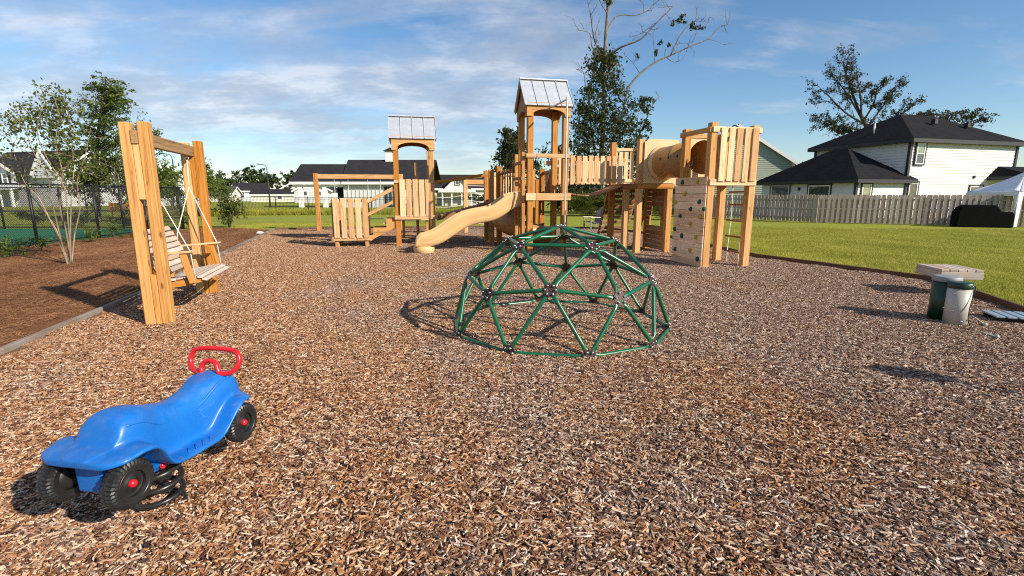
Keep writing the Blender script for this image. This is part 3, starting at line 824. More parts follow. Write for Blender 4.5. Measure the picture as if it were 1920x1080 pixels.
pv, pf = lathe([(0.0, -.002), (.074, -.002), (.078, -.005), (.078, -.010), (.0, -.012)], 22)
HUB = mesh('hub_plate', pv, pf, M['maroon'])
bv, bf = lathe([(.0125, 0), (.0125, .004), (.009, .010), (.004, .013), (0, .0135)], 10)
for k, p in H.items():
    nrm = (p - ctr).normalized()
    if k != 'apex' and k[0] == 'b': nrm = (nrm + Vector((0, 0, .08))).normalized()
    mw = axis_matrix(p, nrm)
    hub = add('hub_plate', HUB, dome, mw)
    vv, ff = [], []
    for d in dirs[k]:
        dd = (d - nrm * d.dot(nrm)).normalized()
        for rr, zz in ((.056, .010),):
            o = p + dd * rr + nrm * zz
            mm = axis_matrix(o, nrm); base = len(vv)
            vv += [mm @ q for q in bv]; ff += [tuple(i + base for i in q) for q in bf]
    world_mesh('bolt_ring', vv, ff, M['bolt'], hub, True)

# ------------------------------------------------------------------ timber play structure
PA = R(12); PU = Vector((math.cos(PA), math.sin(PA), 0)); PV = Vector((-math.sin(PA), math.cos(PA), 0)); P0 = Vector((.44, 14.41, 0)); ZZ = Vector((0, 0, 1))
def PL(u, v, z): return P0 + PU * u + PV * v + ZZ * z
play = thing('play_structure', 'large timber play structure with roofed towers, bridges, tan slide and tunnel', 'play structure', PL(0, 0, 0)[:])
PS = .165
def post(u, v, z1, par, mat='post', z0=-.08, s=PS): return timber('post', PL(u, v, z0), PL(u, v, z1), s, s, par, M[mat], PV, .008)
def rail_u(name, u0, u1, v, z, h, t, par, mat='slat'): return timber(name, PL(u0, v, z), PL(u1, v, z), t, h, par, M[mat], ZZ)
def rail_v(name, v0, v1, u, z, h, t, par, mat='post'): return timber(name, PL(u, v0, z), PL(u, v1, z), t, h, par, M[mat], ZZ)
def slats_u(u0, pitch, n, v, z0, z1, w, par, mat='slat', t=.028):
    for i in range(n):
        j = rnd.uniform(-.006, .006)
        timber('slat', PL(u0 + pitch * i + j, v, z0 + rnd.uniform(-.008, .004)), PL(u0 + pitch * i + j + rnd.uniform(-.006, .006), v, z1 + rnd.uniform(-.008, .008)), w * rnd.choice((1, 1, .97)), t, par, M[mat], PV, .004)
def slats_v(v0, pitch, n, u, z0, z1, w, par, mat='slat', t=.028):
    for i in range(n):
        timber('slat', PL(u, v0 + pitch * i, z0), PL(u, v0 + pitch * i, z1 + rnd.uniform(-.008, .008)), w, t, par, M[mat], PU, .004)
def deck(u0, u1, v0, v1, z, par, n=None, mat='slat'):
    n = n or max(2, round((v1 - v0) / .14)); p = (v1 - v0) / n
    for i in range(n): timber('deck_board', PL(u0, v0 + p * (i + .5), z - .018), PL(u1, v0 + p * (i + .5), z - .018), p - .008, .036, par, M[mat], ZZ, .004)
def roofed_tower(name, u0, u1, v0, v1, zf0, zf1, zr, par):
    """posts up to an arched fascia on four sides, gable of boards and a standing-seam metal roof"""
    t = empty(name, PL(u0, v0, 0)[:], par)
    h = PS / 2
    for u in (u0 + h, u1 - h):
        for v in (v0 + h, v1 - h): post(u, v, zf1 - .06, t)
    def arch(W, leg=.16, rise=.5):
        pts = [(0, zf0), (leg, zf0)]
        for i in range(1, 12):
            a = math.pi * i / 12
            pts.append((W / 2 - (W / 2 - leg) * math.cos(a), zf0 + (zf1 - zf0) * .54 * math.sin(a) ** .75))
        return pts + [(W - leg, zf0), (W, zf0), (W, zf1), (0, zf1)]
    W, D = u1 - u0, v1 - v0
    prism('arched_fascia', arch(W + .07), PL(u0 - .035, v0 - .002, 0), PU, ZZ, .036, M['post'], t)
    prism('arched_fascia', arch(W + .07), PL(u0 - .035, v1 + .038, 0), PU, ZZ, .036, M['post'], t)
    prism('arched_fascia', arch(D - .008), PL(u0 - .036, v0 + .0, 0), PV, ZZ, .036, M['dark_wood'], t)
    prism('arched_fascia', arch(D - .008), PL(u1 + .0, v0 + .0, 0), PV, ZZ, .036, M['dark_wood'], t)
    # gable boards
    hgt = zr - zf1; nb = 5
    for u in (u0 - .03, u1 + .004):
        for i in range(nb):
            a0, a1 = i / nb, (i + 1) / nb
            y0, y1 = D / 2 * a0, D / 2 * a1
            z0, z1 = zf1 + hgt * a0 + .004, zf1 + hgt * a1 - .003
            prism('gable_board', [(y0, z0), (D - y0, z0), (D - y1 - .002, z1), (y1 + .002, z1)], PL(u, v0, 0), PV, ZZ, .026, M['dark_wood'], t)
    # roof: four sheets a side with raised seams, ridge cap
    over, eave = .10, .09
    ridge_v = (v0 + v1) / 2
    sl = hgt / (D / 2)
    for sd in (-1, 1):
        ve = (v0 - eave) if sd < 0 else (v1 + eave); ze = zf1 - eave * sl + .012
        ua, ub = u0 - over, u1 + over
        nP = 4
        A = PL(0, ve, ze); B = PL(0, ridge_v, zr + .012)
        dn = (B - A); Ls = dn.length; dn.normalize(); up = PU.cross(dn) if sd < 0 else dn.cross(PU)
        for i in range(nP):
            a = ua + (ub - ua) * i / nP; b = ua + (ub - ua) * (i + 1) / nP
            p0 = PL((a + b) / 2, ve, ze); p1 = PL((a + b) / 2, ridge_v, zr + .012)
            timber('roof_panel', p0, p1, (b - a) - .006, .016, t, M['roof_metal'], up, .002)
        for i in range(nP + 1):
            a = ua + (ub - ua) * i / nP
            timber('roof_seam', PL(a, ve, ze) + up * .016, PL(a, ridge_v, zr + .012) + up * .016, .022, .026, t, M['roof_metal'], up, .003)
        timber('barge_board', PL(u0 - over + .02, ve, ze) - up * .055, PL(u0 - over + .02, ridge_v, zr + .012) - up * .055, .03, .09, t, M['dark_wood'], up)
        timber('barge_board', PL(u1 + over - .02, ve, ze) - up * .055, PL(u1 + over - .02, ridge_v, zr + .012) - up * .055, .03, .09, t, M['dark_wood'], up)
    timber('ridge_cap', PL(u0 - over - .01, ridge_v, zr + .04), PL(u1 + over + .01, ridge_v, zr + .04), .15, .035, t, M['roof_metal'], ZZ, .012)
    return t
# --- low roofed tower
A_ = roofed_tower('roofed_tower', -3.74, -2.46, 2.62, 3.80, 3.05, 3.48, 4.12, play)
rail_u('front_rail', -3.76, -2.38, 2.585, .935, .13, .036, A_)
rail_u('top_rail', -3.74, -2.46, 2.60, 2.07, .09, .036, A_)
slats_u(-3.49, .205, 5, 2.568, .96, 2.14, .172, A_)
deck(-3.72, -2.46, 2.64, 3.80, 1.0, A_)
rail_u('back_rail', -3.74, -2.46, 3.82, .93, .13, .036, A_); rail_u('back_rail', -3.74, -2.46, 3.82, 2.07, .09, .036, A_)
slats_u(-3.49, .205, 5, 3.845, .96, 2.14, .172, A_)
rail_v('side_beam', 2.64, 3.80, -3.755, .93, .13, .034, A_); rail_v('side_beam', 2.64, 3.80, -2.445, .93, .13, .034, A_)
post(-3.0, 4.1, 2.75, A_, s=.10)
# --- low landing with a slatted front
Lw = empty('low_landing', PL(-5.1, 3.2, 0)[:], play)
for u in (-5.58, -4.66):
    for v in (2.72, 3.68): post(u, v, 1.50, Lw, s=.12)
rail_u('front_rail', -5.72, -4.52, 2.625, .275, .12, .036, Lw); rail_u('top_rail', -5.70, -4.54, 2.635, 1.47, .09, .036, Lw)
slats_u(-5.55, .222, 5, 2.595, .30, 1.55, .168, Lw)
deck(-5.64, -4.60, 2.66, 3.74, .36, Lw)
rail_v('side_rail', 2.66, 3.74, -5.66, 1.42, .09, .034, Lw); rail_v('side_rail', 2.66, 3.74, -5.66, .28, .12, .034, Lw)
slats_v(2.85, .21, 4, -5.69, .30, 1.5, .165, Lw, 'dark_wood')
# --- stair from the landing up to the tower
St = empty('stair', PL(-4.2, 3.0, 0)[:], play)
for v in (2.70, 3.62):
    timber('handrail', PL(-4.62, v, 1.42), PL(-3.70, v, 1.90), .036, .10, St, M['slat'], ZZ)
    timber('handrail', PL(-4.62, v, 1.02), PL(-3.70, v, 1.48), .036, .10, St, M['slat'], ZZ)
    prism('stringer', [(-.42, .18), (0, .18), (.14, .28), (.88, .66), (.88, .90), (.52, .90), (.52, .62), (.1, .62), (.1, .40), (-.0, .38)], PL(-4.55, v, 0), PU, ZZ, .036, M['post'], St)
for i, (u, z) in enumerate(((-4.33, .52), (-3.98, .76))): deck(u - .15, u + .17, 2.72, 3.58, z, St, 2)
# --- ramp bridge from the low tower up to the rear platform
Rb = empty('ramp_bridge', PL(-1.5, 3.2, 1)[:], play)
nb = 14
for i in range(nb):
    a = -2.42 + (1.86 / nb) * (i + .5); z = .96 + .46 * (i + .5) / nb - .03 * math.sin(math.pi * (i + .5) / nb)
    timber('deck_board', PL(a, 2.70, z), PL(a, 3.72, z), 1.86 / nb - .012, .036, Rb, M['dark_wood'], ZZ, .004)
for v in (2.68, 3.74):
    timber('side_beam', PL(-2.42, v, .88), PL(-.56, v, 1.32), .04, .13, Rb, M['dark_wood'], ZZ)
    timber('handrail', PL(-2.42, v, 2.06), PL(-.54, v, 2.34), .04, .10, Rb, M['post'], ZZ)
# --- rear platform and linking deck
Bk = empty('rear_platform', PL(.3, 3.1, 0)[:], play)
for u, v, z in ((-.58, 2.72, 2.48), (-.36, 2.50, 2.58), (-.58, 3.76, 2.48), (1.10, 3.76, 2.55), (1.10, 2.5, 2.5)): post(u, v, z, Bk)
deck(-.58, 1.12, 2.46, 3.80, 1.50, Bk, mat='dark_wood')
rail_u('back_rail', -.6, 1.14, 3.84, 2.36, .09, .036, Bk); rail_u('back_rail', -.6, 1.14, 3.84, 1.42, .13, .036, Bk)
slats_u(-.42, .20, 8, 3.868, 1.44, 2.42, .15, Bk)
deck(.06, 1.14, 1.22, 2.44, 1.56, Bk, mat='dark_wood')
timber('side_rail', PL(-.34, 2.44, 2.32), PL(-.02, 1.14, 2.42), .036, .09, Bk, M['post'], ZZ)
timber('side_beam', PL(-.34, 2.44, 1.50), PL(-.02, 1.14, 1.50), .036, .14, Bk, M['dark_wood'], ZZ)
for i in range(7):
    k = (i + .5) / 7; u, v = -.37 + .32 * k, 2.44 - 1.3 * k
    timber('slat', PL(u, v, 1.50), PL(u, v, 2.42 + .06 * k), .125, .028, Bk, M['dark_wood'], PU, .004)
rail_v('side_rail', 1.20, 2.44, 1.135, 2.36, .11, .036, Bk, 'dark_wood'); rail_v('side_beam', 1.20, 2.44, 1.135, 1.52, .16, .036, Bk, 'dark_wood')
slats_v(1.32, .155, 7, 1.165, 1.54, 2.34, .11, Bk, 'dark_wood')
# curved chute slide leaving the rear platform
path = [PL(.42 + .78 * math.cos(a), 2.05 + .62 * math.sin(a), 1.30 - 1.0 * i / 30) for i, a in enumerate([R(70) + R(250) * j / 30 for j in range(31)])]
tube('curved_slide', path, .30, M['tube'], play, 18)
# dark climbing pole with rungs behind the tall tower
cp_ = empty('climbing_pole', PL(.72, 2.9, 0)[:], play)
tube('pole', [PL(.80, 4.3, -.05), PL(.80, 4.3, 2.9)], .024, M['teal'], cp_, 8)
for i in range(5):
    a = i * 1.3; z = .45 + i * .3
    tube('foot_rung', [PL(.80, 4.3, z), PL(.80 + .18 * math.cos(a), 4.3 + .18 * math.sin(a), z)], .016, M['teal'], cp_, 7)
# --- tall roofed tower
T_ = roofed_tower('roofed_tower', .0, 1.20, 0.0, 1.22, 3.80, 4.17, 4.86, play)
rail_u('front_beam', -.05, .235, -.02, 1.60, .20, .040, T_); rail_u('front_beam', .245, 1.28, -.02, 1.60, .20, .040, T_)
rail_u('front_rail', -.05, .235, -.02, 2.74, .115, .036, T_); rail_u('front_rail', .245, 1.24, -.02, 2.74, .115, .036, T_)
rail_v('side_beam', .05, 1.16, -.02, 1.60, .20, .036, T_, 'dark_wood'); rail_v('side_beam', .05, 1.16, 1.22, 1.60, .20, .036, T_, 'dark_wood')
deck(.02, 1.18, .02, 1.20, 1.66, T_)
rail_u('back_rail', .85, 1.16, 1.24, 2.62, .13, .036, T_)
post(-.10, .12, 2.84, T_, s=.10); post(-.10, 1.02, 2.84, T_, s=.10)
rail_v('side_rail', .05, 1.10, -.16, 2.55, .09, .034, T_, 'dark_wood')
rail_v('side_rail', .05, 1.10, -.16, 2.12, .09, .034, T_, 'dark_wood')
# sliding pole with its bracket
gp_ = empty('slide_pole', PL(.78, -.95, 0)[:], play)
tube('pole', smooth_path([PL(.80, -1.0, -.05), PL(.80, -1.0, 2.0), PL(.80, -1.0, 4.02), PL(.80, -.96, 4.09), PL(.72, -.6, 4.06), PL(.56, -.0, 4.0)], 4), .024, M['galv_pole'], gp_, 10)
# --- wave slide
sl = empty('wave_slide', PL(-1.5, .55, 0)[:], play)
prof = [(.02, 1.33), (-.22, 1.31), (-.42, 1.22), (-.64, 1.07), (-.85, .96), (-1.05, .90), (-1.25, .865), (-1.48, .82), (-1.70, .745), (-1.92, .625), (-2.15, .475), (-2.36, .345), (-2.55, .26), (-2.75, .215), (-2.95, .195), (-3.18, .185)]
pp = smooth_path([(u, 0, z) for u, z in prof], 3)
sec = [(-.355, .43), (-.375, .40), (-.37, .30), (-.345, .20), (-.335, .17), (-.335, .14), (-.31, .05), (-.27, .0), (.27, .0), (.31, .05), (.335, .14), (.335, .17), (.345, .20), (.37, .30), (.375, .40), (.355, .43), (.325, .43), (.315, .40), (.29, .16), (.25, .05), (-.25, .05), (-.29, .16), (-.315, .40), (-.325, .43)]
v, f = [], []; ns = len(sec)
for i, p in enumerate(pp):
    q = pp[min(i + 1, len(pp) - 1)] - pp[max(i - 1, 0)]; q.normalize()
    k = i / (len(pp) - 1)
    wall = (1.0 if k < .8 else 1 - (k - .8) * .9) * (1.0 if k < .93 else max(.25, math.sqrt(max(0, 1 - ((k - .93) / .072) ** 2))))
    nu, nz = -q.z * (-1), abs(q.x)
    for t_, h_ in sec:
        hh = h_ * wall
        v.append(PL(p.x + q.z * hh * .6, .55 + t_, p.z + hh))
for i in range(len(pp) - 1):
    for k in range(ns): f.append((i * ns + k, i * ns + (k + 1) % ns, (i + 1) * ns + (k + 1) % ns, (i + 1) * ns + k))
f.append(tuple(range(ns))[::-1]); f.append(tuple((len(pp) - 1) * ns + k for k in range(ns)))
world_mesh('chute', v, f, M['tan'], sl, True)
lv, lf = lathe([(.0, .0), (.24, .0), (.285, .05), (.30, .12), (.30, .20), (.27, .235), (0, .24)], 26)
add('foot', mesh('foot', lv, lf, M['tan'], True), sl, Matrix.Translation(PL(-2.93, .50, -.02)))
# --- sagging plank bridge
Sb = empty('plank_bridge', PL(2.0, .5, 1.7)[:], play)
def bz(k): return 1.70 + .22 * k - .16 * math.sin(math.pi * k)
nb = 13
for i in range(nb):
    k = (i + .5) / nb; u = 1.24 + 1.70 * k
    p0 = PL(u, .10, bz(k)); sl_ = Vector((1.70, 0, bz(k + .04) - bz(k - .04))); 
    up = (ZZ - PU * ((bz(k + .04) - bz(k - .04)) / (1.70 * .08))).normalized()
    timber('deck_board', p0, PL(u, 1.10, bz(k)), 1.70 / nb - .010, .04, Sb, M['dark_wood'], up, .004)
for v in (.03, 1.16):
    rail_u('top_rail', 1.18, 2.96, v, 2.66, .09, .036, Sb); rail_u('low_rail', 1.18, 2.96, v, 2.08, .09, .036, Sb)
    slats_u(1.33, .182, 9, v - .035, 1.98, 2.76, .135, Sb)
# --- middle tower with the tunnel panel
Mt = empty('tunnel_tower', PL(3.5, .2, 0)[:], play)
m0, m1, n0_, n1_ = 2.96, 4.02, -.86, 1.18
for u, v, z in ((m0 + .07, n0_ + .07, 3.16), (m1 - .07, n0_ + .07, 1.95), (m0 + .07, n1_ - .07, 3.26), (m1 - .07, n1_ - .07, 3.2), (m1 - .07, .42, 1.95), (m0 + .07, .04, 1.95)): post(u, v, z, Mt)
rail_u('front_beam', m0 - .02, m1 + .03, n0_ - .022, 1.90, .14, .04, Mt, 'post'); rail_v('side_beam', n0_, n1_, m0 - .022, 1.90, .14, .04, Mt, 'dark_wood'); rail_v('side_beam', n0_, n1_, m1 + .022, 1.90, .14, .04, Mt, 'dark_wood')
deck(m0, m1, n0_ + .02, n1_, 1.98, Mt)
rail_u('back_rail', m0, m1, n1_ + .02, 3.06, .09, .036, Mt); rail_u('back_rail', m0, m1, n1_ + .02, 2.10, .09, .036, Mt)
slats_u(m0 + .2, .19, 4, n1_ + .05, 2.0, 3.0, .14, Mt)
# house wall of boards with an arched window, on the east side below the deck
def wall_board(v0, v1, z0, z1, u): timber('wall_board', PL(u, v0, (z0 + z1) / 2), PL(u, v1, (z0 + z1) / 2), .026, z1 - z0 - .006, Mt, M['dark_wood'], ZZ, .003)
uw = m1 - .145
for i in range(13):
    z0 = .06 + i * .14; z1 = z0 + .14
    if .70 < (z0 + z1) / 2 < 1.30:
        wv = .34 if z1 < 1.14 else .22
        wall_board(n0_ + .14, -.22 - wv, z0, z1, uw); wall_board(-.22 + wv, .35, z0, z1, uw)
    else: wall_board(n0_ + .14, .35, z0, z1, uw)
# leaning climbing wall at the back
for i in range(11):
    k = (i + .5) / 11
    p = PL(m0 + .02, n1_ + .95 * (1 - k), 1.86 * k)
    timber('climbing_slat', p, p + PU * (m1 - m0 - .04), .10, .034, Mt, M['dark_wood'], (PV * 1.86 + ZZ * .95).normalized())
for u in (m0 + .03, m1 - .05): timber('leaning_beam', PL(u, n1_ + 1.03, 0), PL(u, n1_ + .06, 1.9), .06, .09, Mt, M['post'], PV)
timber('ladder_leg', PL(m0 + .75, .9, 0), PL(m0 + .98, .45, 1.3), .05, .09, Mt, M['post'], PV)
# --- climbing tower
Ct = empty('climbing_tower', PL(3.8, -3.3, 0)[:], play)
c0, c1, d0, d1 = 3.18, 4.36, -3.87, -2.68
for u, v, z in ((c0 + .07, d0 + .07, 3.21), (c1 - .07, d0 + .07, 3.17), (c0 + .07, d1 - .07, 3.19), (c1 - .07, d1 - .07, 3.16)): post(u, v, z, Ct)
rail_u('front_rail', c0 + .01, c1 + .05, d0 - .022, 3.06, .115, .04, Ct); rail_u('front_beam', c0 + .01, c1 - .0, d0 - .022, 1.93, .14, .04, Ct)
slats_u(c0 + .265, .196, 5, d0 - .06, 1.95, 3.10, .148, Ct)
rail_v('side_rail', d0 - .0, d1 + .05, c0 - .022, 3.06, .11, .04, Ct, 'post'); rail_v('side_rail', d0, d1, c1 + .022, 3.04, .10, .04, Ct); rail_v('side_beam', d0, d1, c1 + .022, 1.93, .14, .04, Ct, 'post')
slats_v(d0 + .16, .2, 2, c1 + .06, 1.95, 3.08, .148, Ct)
rail_u('back_rail', c0, c1, d1 + .022, 3.06, .10, .04, Ct, 'post'); rail_u('back_beam', c0, c1, d1 + .022, 1.93, .14, .04, Ct, 'post')
deck(c0 + .02, c1 - .02, d0 + .02, d1 - .02, 2.0, Ct)
# plank climbing wall with grips
npl = 11; ph = 2.06 / npl
for i in range(npl):
    timber('wall_plank', PL(c0 - .025 + rnd.uniform(-.003, .003), d0 + .005, ph * (i + .5)), PL(c0 - .025, d1 + .12, ph * (i + .5)), .038, ph - .008, Ct, M['wall_wood'], ZZ, .005)
holds = [(145, 440, 'g'), (245, 432, 'y'), (163, 515, 'y'), (98, 572, 'y'), (258, 572, 'g'), (200, 618, 'g'), (130, 665, 'g'), (265, 670, 'y'), (198, 716, 'y'), (92, 752, 'g'), (140, 800, 'g'), (236, 808, 'y'), (95, 888, 'g'), (195, 895, 'y'), (246, 955, 'g'), (290, 618, 'g')]
for hx, hy, hc in holds:
    px, py = 1240 + hx / 3.6, 220 + hy / 3.6
    d = ray(px, py); o = PL(c0 - .046, 0, 0); k = (o - Vector((0, 0, CAM_H))).dot(PU) / d.dot(PU)
    p = Vector((0, 0, CAM_H)) + d * k
    bm = bmesh.new(); bmesh.ops.create_icosphere(bm, subdivisions=2, radius=1)
    s1, s2 = rnd.uniform(.045, .058), rnd.uniform(.05, .07)
    for q in bm.verts:
        w_ = 1 + .22 * math.sin(3 * q.co.x + hx) * math.cos(4 * q.co.y + hy)
        q.co = Vector((q.co.x * s1 * w_, q.co.y * s2 * w_, max(q.co.z, -.1) * .055))
    me = bpy.data.meshes.new('grip'); bm.to_mesh(me); bm.free(); me.materials.append(M['green_hold'] if hc == 'g' else M['yellow_hold']); me.shade_smooth()
    add('grip', me, Ct, axis_matrix(p, -PU) @ Matrix.Rotation(rnd.uniform(0, 6), 4, 'Z'))
# rope ladder on the open side
for v in (d0 + .32, d0 + .76):
    tube('ladder_rope', smooth_path([PL(c1 - .02, v, 1.9), PL(c1 - .0, v, 1.2), PL(c1 - .02, v + .01, .6), PL(c1 - .04, v, .0)], 3), .012, M['rope'], Ct, 6)
for z in (.30, .66, 1.04, 1.42, 1.72): tube('ladder_rung', [PL(c1 - .02, d0 + .20, z + .01), PL(c1 - .02, d0 + .88, z)], .022, M['dark_wood'], Ct, 8)
# steering wheels
def ring(name, c, nrm, r, tr, mat, par):
    m = axis_matrix(c, nrm)
    v, f = sweep([m @ Vector((r * math.cos(a), r * math.sin(a), 0)) for a in [i * math.pi / 12 for i in range(24)]], tr, 8, True)
    o = world_mesh(name, v, f, mat, par, True)
    for k in range(3):
        a = k * 2.094
        tube('spoke', [m @ Vector((0, 0, -.01)), m @ Vector((r * math.cos(a), r * math.sin(a), 0))], tr * .8, mat, o, 6)
    return o
ring('steering_wheel', PL(c1 - .05, d0 + .75, 3.13), (PU + ZZ * .5).normalized(), .15, .016, M['teal'], Ct)
ring('steering_wheel', PL(c0 + .16, d1 - .10, 2.42), (-PV + PU * .5).normalized(), .12, .014, M['bracket'], Ct)
# --- tube tunnel between the middle and the climbing tower
Tn = empty('tube_tunnel', PL(3.55, -1.8, 2.5)[:], play)
TR = .43
ta, tb = PL(3.66, n0_ - .03, 2.52), PL(3.80, d1 + .05, 2.56)
ax = (tb - ta).normalized(); TL_ = (tb - ta).length
tv, tf = lathe([(TR, .0), (TR, TL_ * .485), (TR + .022, TL_ * .487), (TR + .022, TL_ * .513), (TR, TL_ * .515), (TR, TL_), (TR - .014, TL_), (TR - .014, .0)], 48)
add('tube', mesh('tube', tv, tf + [], M['tube'], True), Tn, axis_matrix(ta, ax))
def ring_panel(name, cpt, un, W, z0, z1, hole, th_, mat):
    """square plate with a round opening"""
    cu, cz = cpt
    v, f = [], []; N = 32
    for dv in (0, th_):
        for k in range(N):
            a = 2 * math.pi * k / N; v.append((cu + hole * math.cos(a), cz + hole * math.sin(a), dv))
        for k in range(N):
            a = 2 * math.pi * k / N; ca, sa = math.cos(a), math.sin(a)
            tx = (W[1] - cu) / ca if ca > 1e-9 else ((W[0] - cu) / ca if ca < -1e-9 else 1e9)
            tz = (z1 - cz) / sa if sa > 1e-9 else ((z0 - cz) / sa if sa < -1e-9 else 1e9)
            r = min(tx, tz); v.append((cu + r * ca, cz + r * sa, dv))
    for k in range(N):
        k2 = (k + 1) % N
        f += [(k, k2, N + k2, N + k), (2 * N + k, 3 * N + k, 3 * N + k2, 2 * N + k2), (k, 2 * N + k, 2 * N + k2, k2), (N + k, N + k2, 3 * N + k2, 3 * N + k)]
    m = Matrix((PU, ZZ, PU.cross(ZZ))).transposed().to_4x4(); m.translation = PL(0, un, 0)
    return add(name, mesh(name, v, f, mat), Tn, m)
ring_panel('tunnel_panel', (3.66, 2.52), n0_ - .03, (m0 + .13, m1 + .12), 1.975, 3.16, TR - .02, .03, M['tan_panel'])
ring_panel('tunnel_panel', (3.80, 2.56), d1 + .055, (c0 + .02, c1 - .02), 2.02, 3.10, TR - .02, .03, M['tan_panel'])
fv, ff_ = lathe([(TR + .001, 0), (TR + .06, .0), (TR + .055, .02), (TR + .02, .04), (TR + .001, .10)], 40)
add('tunnel_flange', mesh('tunnel_flange', fv, ff_, M['tan_panel'], True), Tn, axis_matrix(ta + ax * .034, ax))
for kz in (.30, .52, .74):
    for az_ in (-1, 1):
        side = ax.cross(ZZ).normalized() * az_
        ctr_ = ta + ax * (TL_ * kz); nrm_ = (side + ZZ * .15).normalized()
        hv_, hf2 = lathe([(0, .0), (.028, .0), (.036, .003), (.036, -.01)], 14)
        add('port_hole_dark_disc', mesh('port_hole_dark_disc', hv_, hf2, M['dark_inside']), Tn, axis_matrix(ctr_ + nrm_ * (TR + .001), nrm_))  # flush dark disc, no opening: the hole's inner shade is put into its colour

# ------------------------------------------------------------------ rear swing frame and rope-net frame
def back_frame(name, label, cat, pts, zb, s=.19):
    t = thing(name, label, cat, pts[0])
    for p in pts: timber('post', Vector(p) + ZZ * -.05, Vector(p) + ZZ * (zb + .08), s, s, t, M['post'], PV, .01)
    timber('top_beam', Vector(pts[0]) + ZZ * (zb - .05), Vector(pts[1]) + ZZ * (zb - .05), .10, .20, t, M['post'], ZZ)
    return t
g0 = gnd(599, 434); g1 = g0 + PU * 3.75
sw2 = back_frame('swing_set', 'timber swing set with a long beam standing behind the low landing', 'swing set', (g0[:], g1[:]), 2.52)
for i, k in enumerate((.21, .37, .60, .75)):
    p = g0.lerp(g1, k) + ZZ * 2.40
    tube('chain', [p, p - ZZ * 1.85], .012, M['galv_pole'], sw2, 6)
for k in (.29, .675):
    c_ = g0.lerp(g1, k) + ZZ * .55
    timber('swing_seat', c_ - PU * .33, c_ + PU * .33, .17, .03, sw2, M['bracket'], ZZ)
n0p = gnd(874, 437); n1p = n0p + PU * 3.2
nf = back_frame('net_frame', 'timber frame with a slack white rope net behind the ramp bridge', 'rope net', (n0p[:], n1p[:]), 2.25, .17)
for i in range(6):
    z = .45 + .32 * i
    a = n0p + ZZ * z; b = n1p + ZZ * (z + rnd.uniform(-.1, .3)); mid = (a + b) / 2 - ZZ * rnd.uniform(.05, .3)
    tube('net_rope', smooth_path([a, mid, b], 5), .014, M['rope'], nf, 5)
for i in range(4):
    a = n0p - PU * 1.4 - PV * .2 + ZZ * (.3 + .42 * i); b = n0p + ZZ * (.45 + .4 * i)
    tube('net_rope', smooth_path([a, (a + b) / 2 - ZZ * .06, b], 4), .012, M['rope'], nf, 5)

# low step bench behind the low tower
st = thing('step_bench', 'small timber step bench on the chips behind the low tower', 'bench', PL(-3.0, 5.4, 0)[:])
rail = timber('seat_plank', PL(-3.6, 5.6, .72), PL(-2.5, 5.6, .72), .26, .05, st, M['slat'], ZZ)
timber('foot_plank', PL(-3.6, 5.35, .28), PL(-2.5, 5.35, .28), .22, .05, st, M['slat'], ZZ)
for u in (-3.5, -2.62): timber('leg', PL(u, 5.6, -.03), PL(u, 5.6, .70), .10, .10, st, M['post'], PV)

# ------------------------------------------------------------------ lawn chair
lc = gnd(1111, 430)
ch = thing('garden_chair', 'grey plastic garden chair with pale armrests on the far lawn', 'chair', lc[:])
cu = Vector((-.9, -.42, 0)).normalized(); cw = Vector((-cu.y, cu.x, 0))
for i in range(5): timber('seat_slat', lc + cu * (.30 - .12 * i) - cw * .27 + ZZ * (.40 - .03 * i), lc + cu * (.30 - .12 * i) + cw * .27 + ZZ * (.40 - .03 * i), .105, .025, ch, M['grey_plastic'], ZZ)
for i in range(5):
    w_ = -.22 + .11 * i
    timber('back_slat', lc - cu * .24 + cw * w_ + ZZ * .27, lc - cu * .55 + cw * w_ * 1.15 + ZZ * (.98 + .05 * (2 - abs(i - 2))), .10, .022, ch, M['grey_plastic'], cu)
for w_ in (-.33, .33):
    timber('arm', lc + cu * .36 + cw * w_ + ZZ * .60, lc - cu * .42 + cw * w_ + ZZ * .58, .12, .028, ch, M['pale_plastic'], ZZ)
    timber('leg', lc + cu * .30 + cw * w_ * .9 - ZZ * .01, lc + cu * .30 + cw * w_ * .9 + ZZ * .585, .08, .03, ch, M['grey_plastic'], cw)
    timber('leg', lc - cu * .40 + cw * w_ * .9 - ZZ * .01, lc - cu * .36 + cw * w_ * .9 + ZZ * .565, .10, .03, ch, M['grey_plastic'], cw)

# ------------------------------------------------------------------ bench, drums and mallets by the lawn edge
zb = .47
b0, b1, b2 = gnd(1730, 491, zb), gnd(1766, 505, zb), gnd(1847, 507, zb)
bx = (b2 - b1); Lx = bx.length; bx.normalize(); by = Vector((-bx.y, bx.x, 0)); Ly = .70
pb = thing('plank_bench', 'small weathered grey plank bench behind the drums', 'bench', (b1 + bx * Lx / 2 + by * Ly / 2 - ZZ * zb)[:])
for i in range(5):
    p = b1 + bx * (Lx * (i + .5) / 5) - ZZ * .019
    timber('seat_plank', p + by * .005, p + by * (Ly - .005), Lx / 5 - .010, .038, pb, M['grey_bench'], ZZ)
for o_ in (0.02, Ly - .02): timber('apron', b1 + by * o_ - ZZ * .100, b1 + by * o_ + bx * Lx - ZZ * .100, .038, .122, pb, M['grey_bench'], ZZ)
for o_ in (0.02, Lx - .02): timber('apron', b1 + bx * o_ + by * .042 - ZZ * .100, b1 + bx * o_ + by * (Ly - .042) - ZZ * .100, .038, .122, pb, M['grey_bench'], ZZ)
for o_ in (.16, Ly - .16): timber('leg', b1 + bx * Lx / 2 + by * o_ - ZZ * (zb + .05), b1 + bx * Lx / 2 + by * o_ - ZZ * .05, .14, .14, pb, M['grey_bench'], bx)
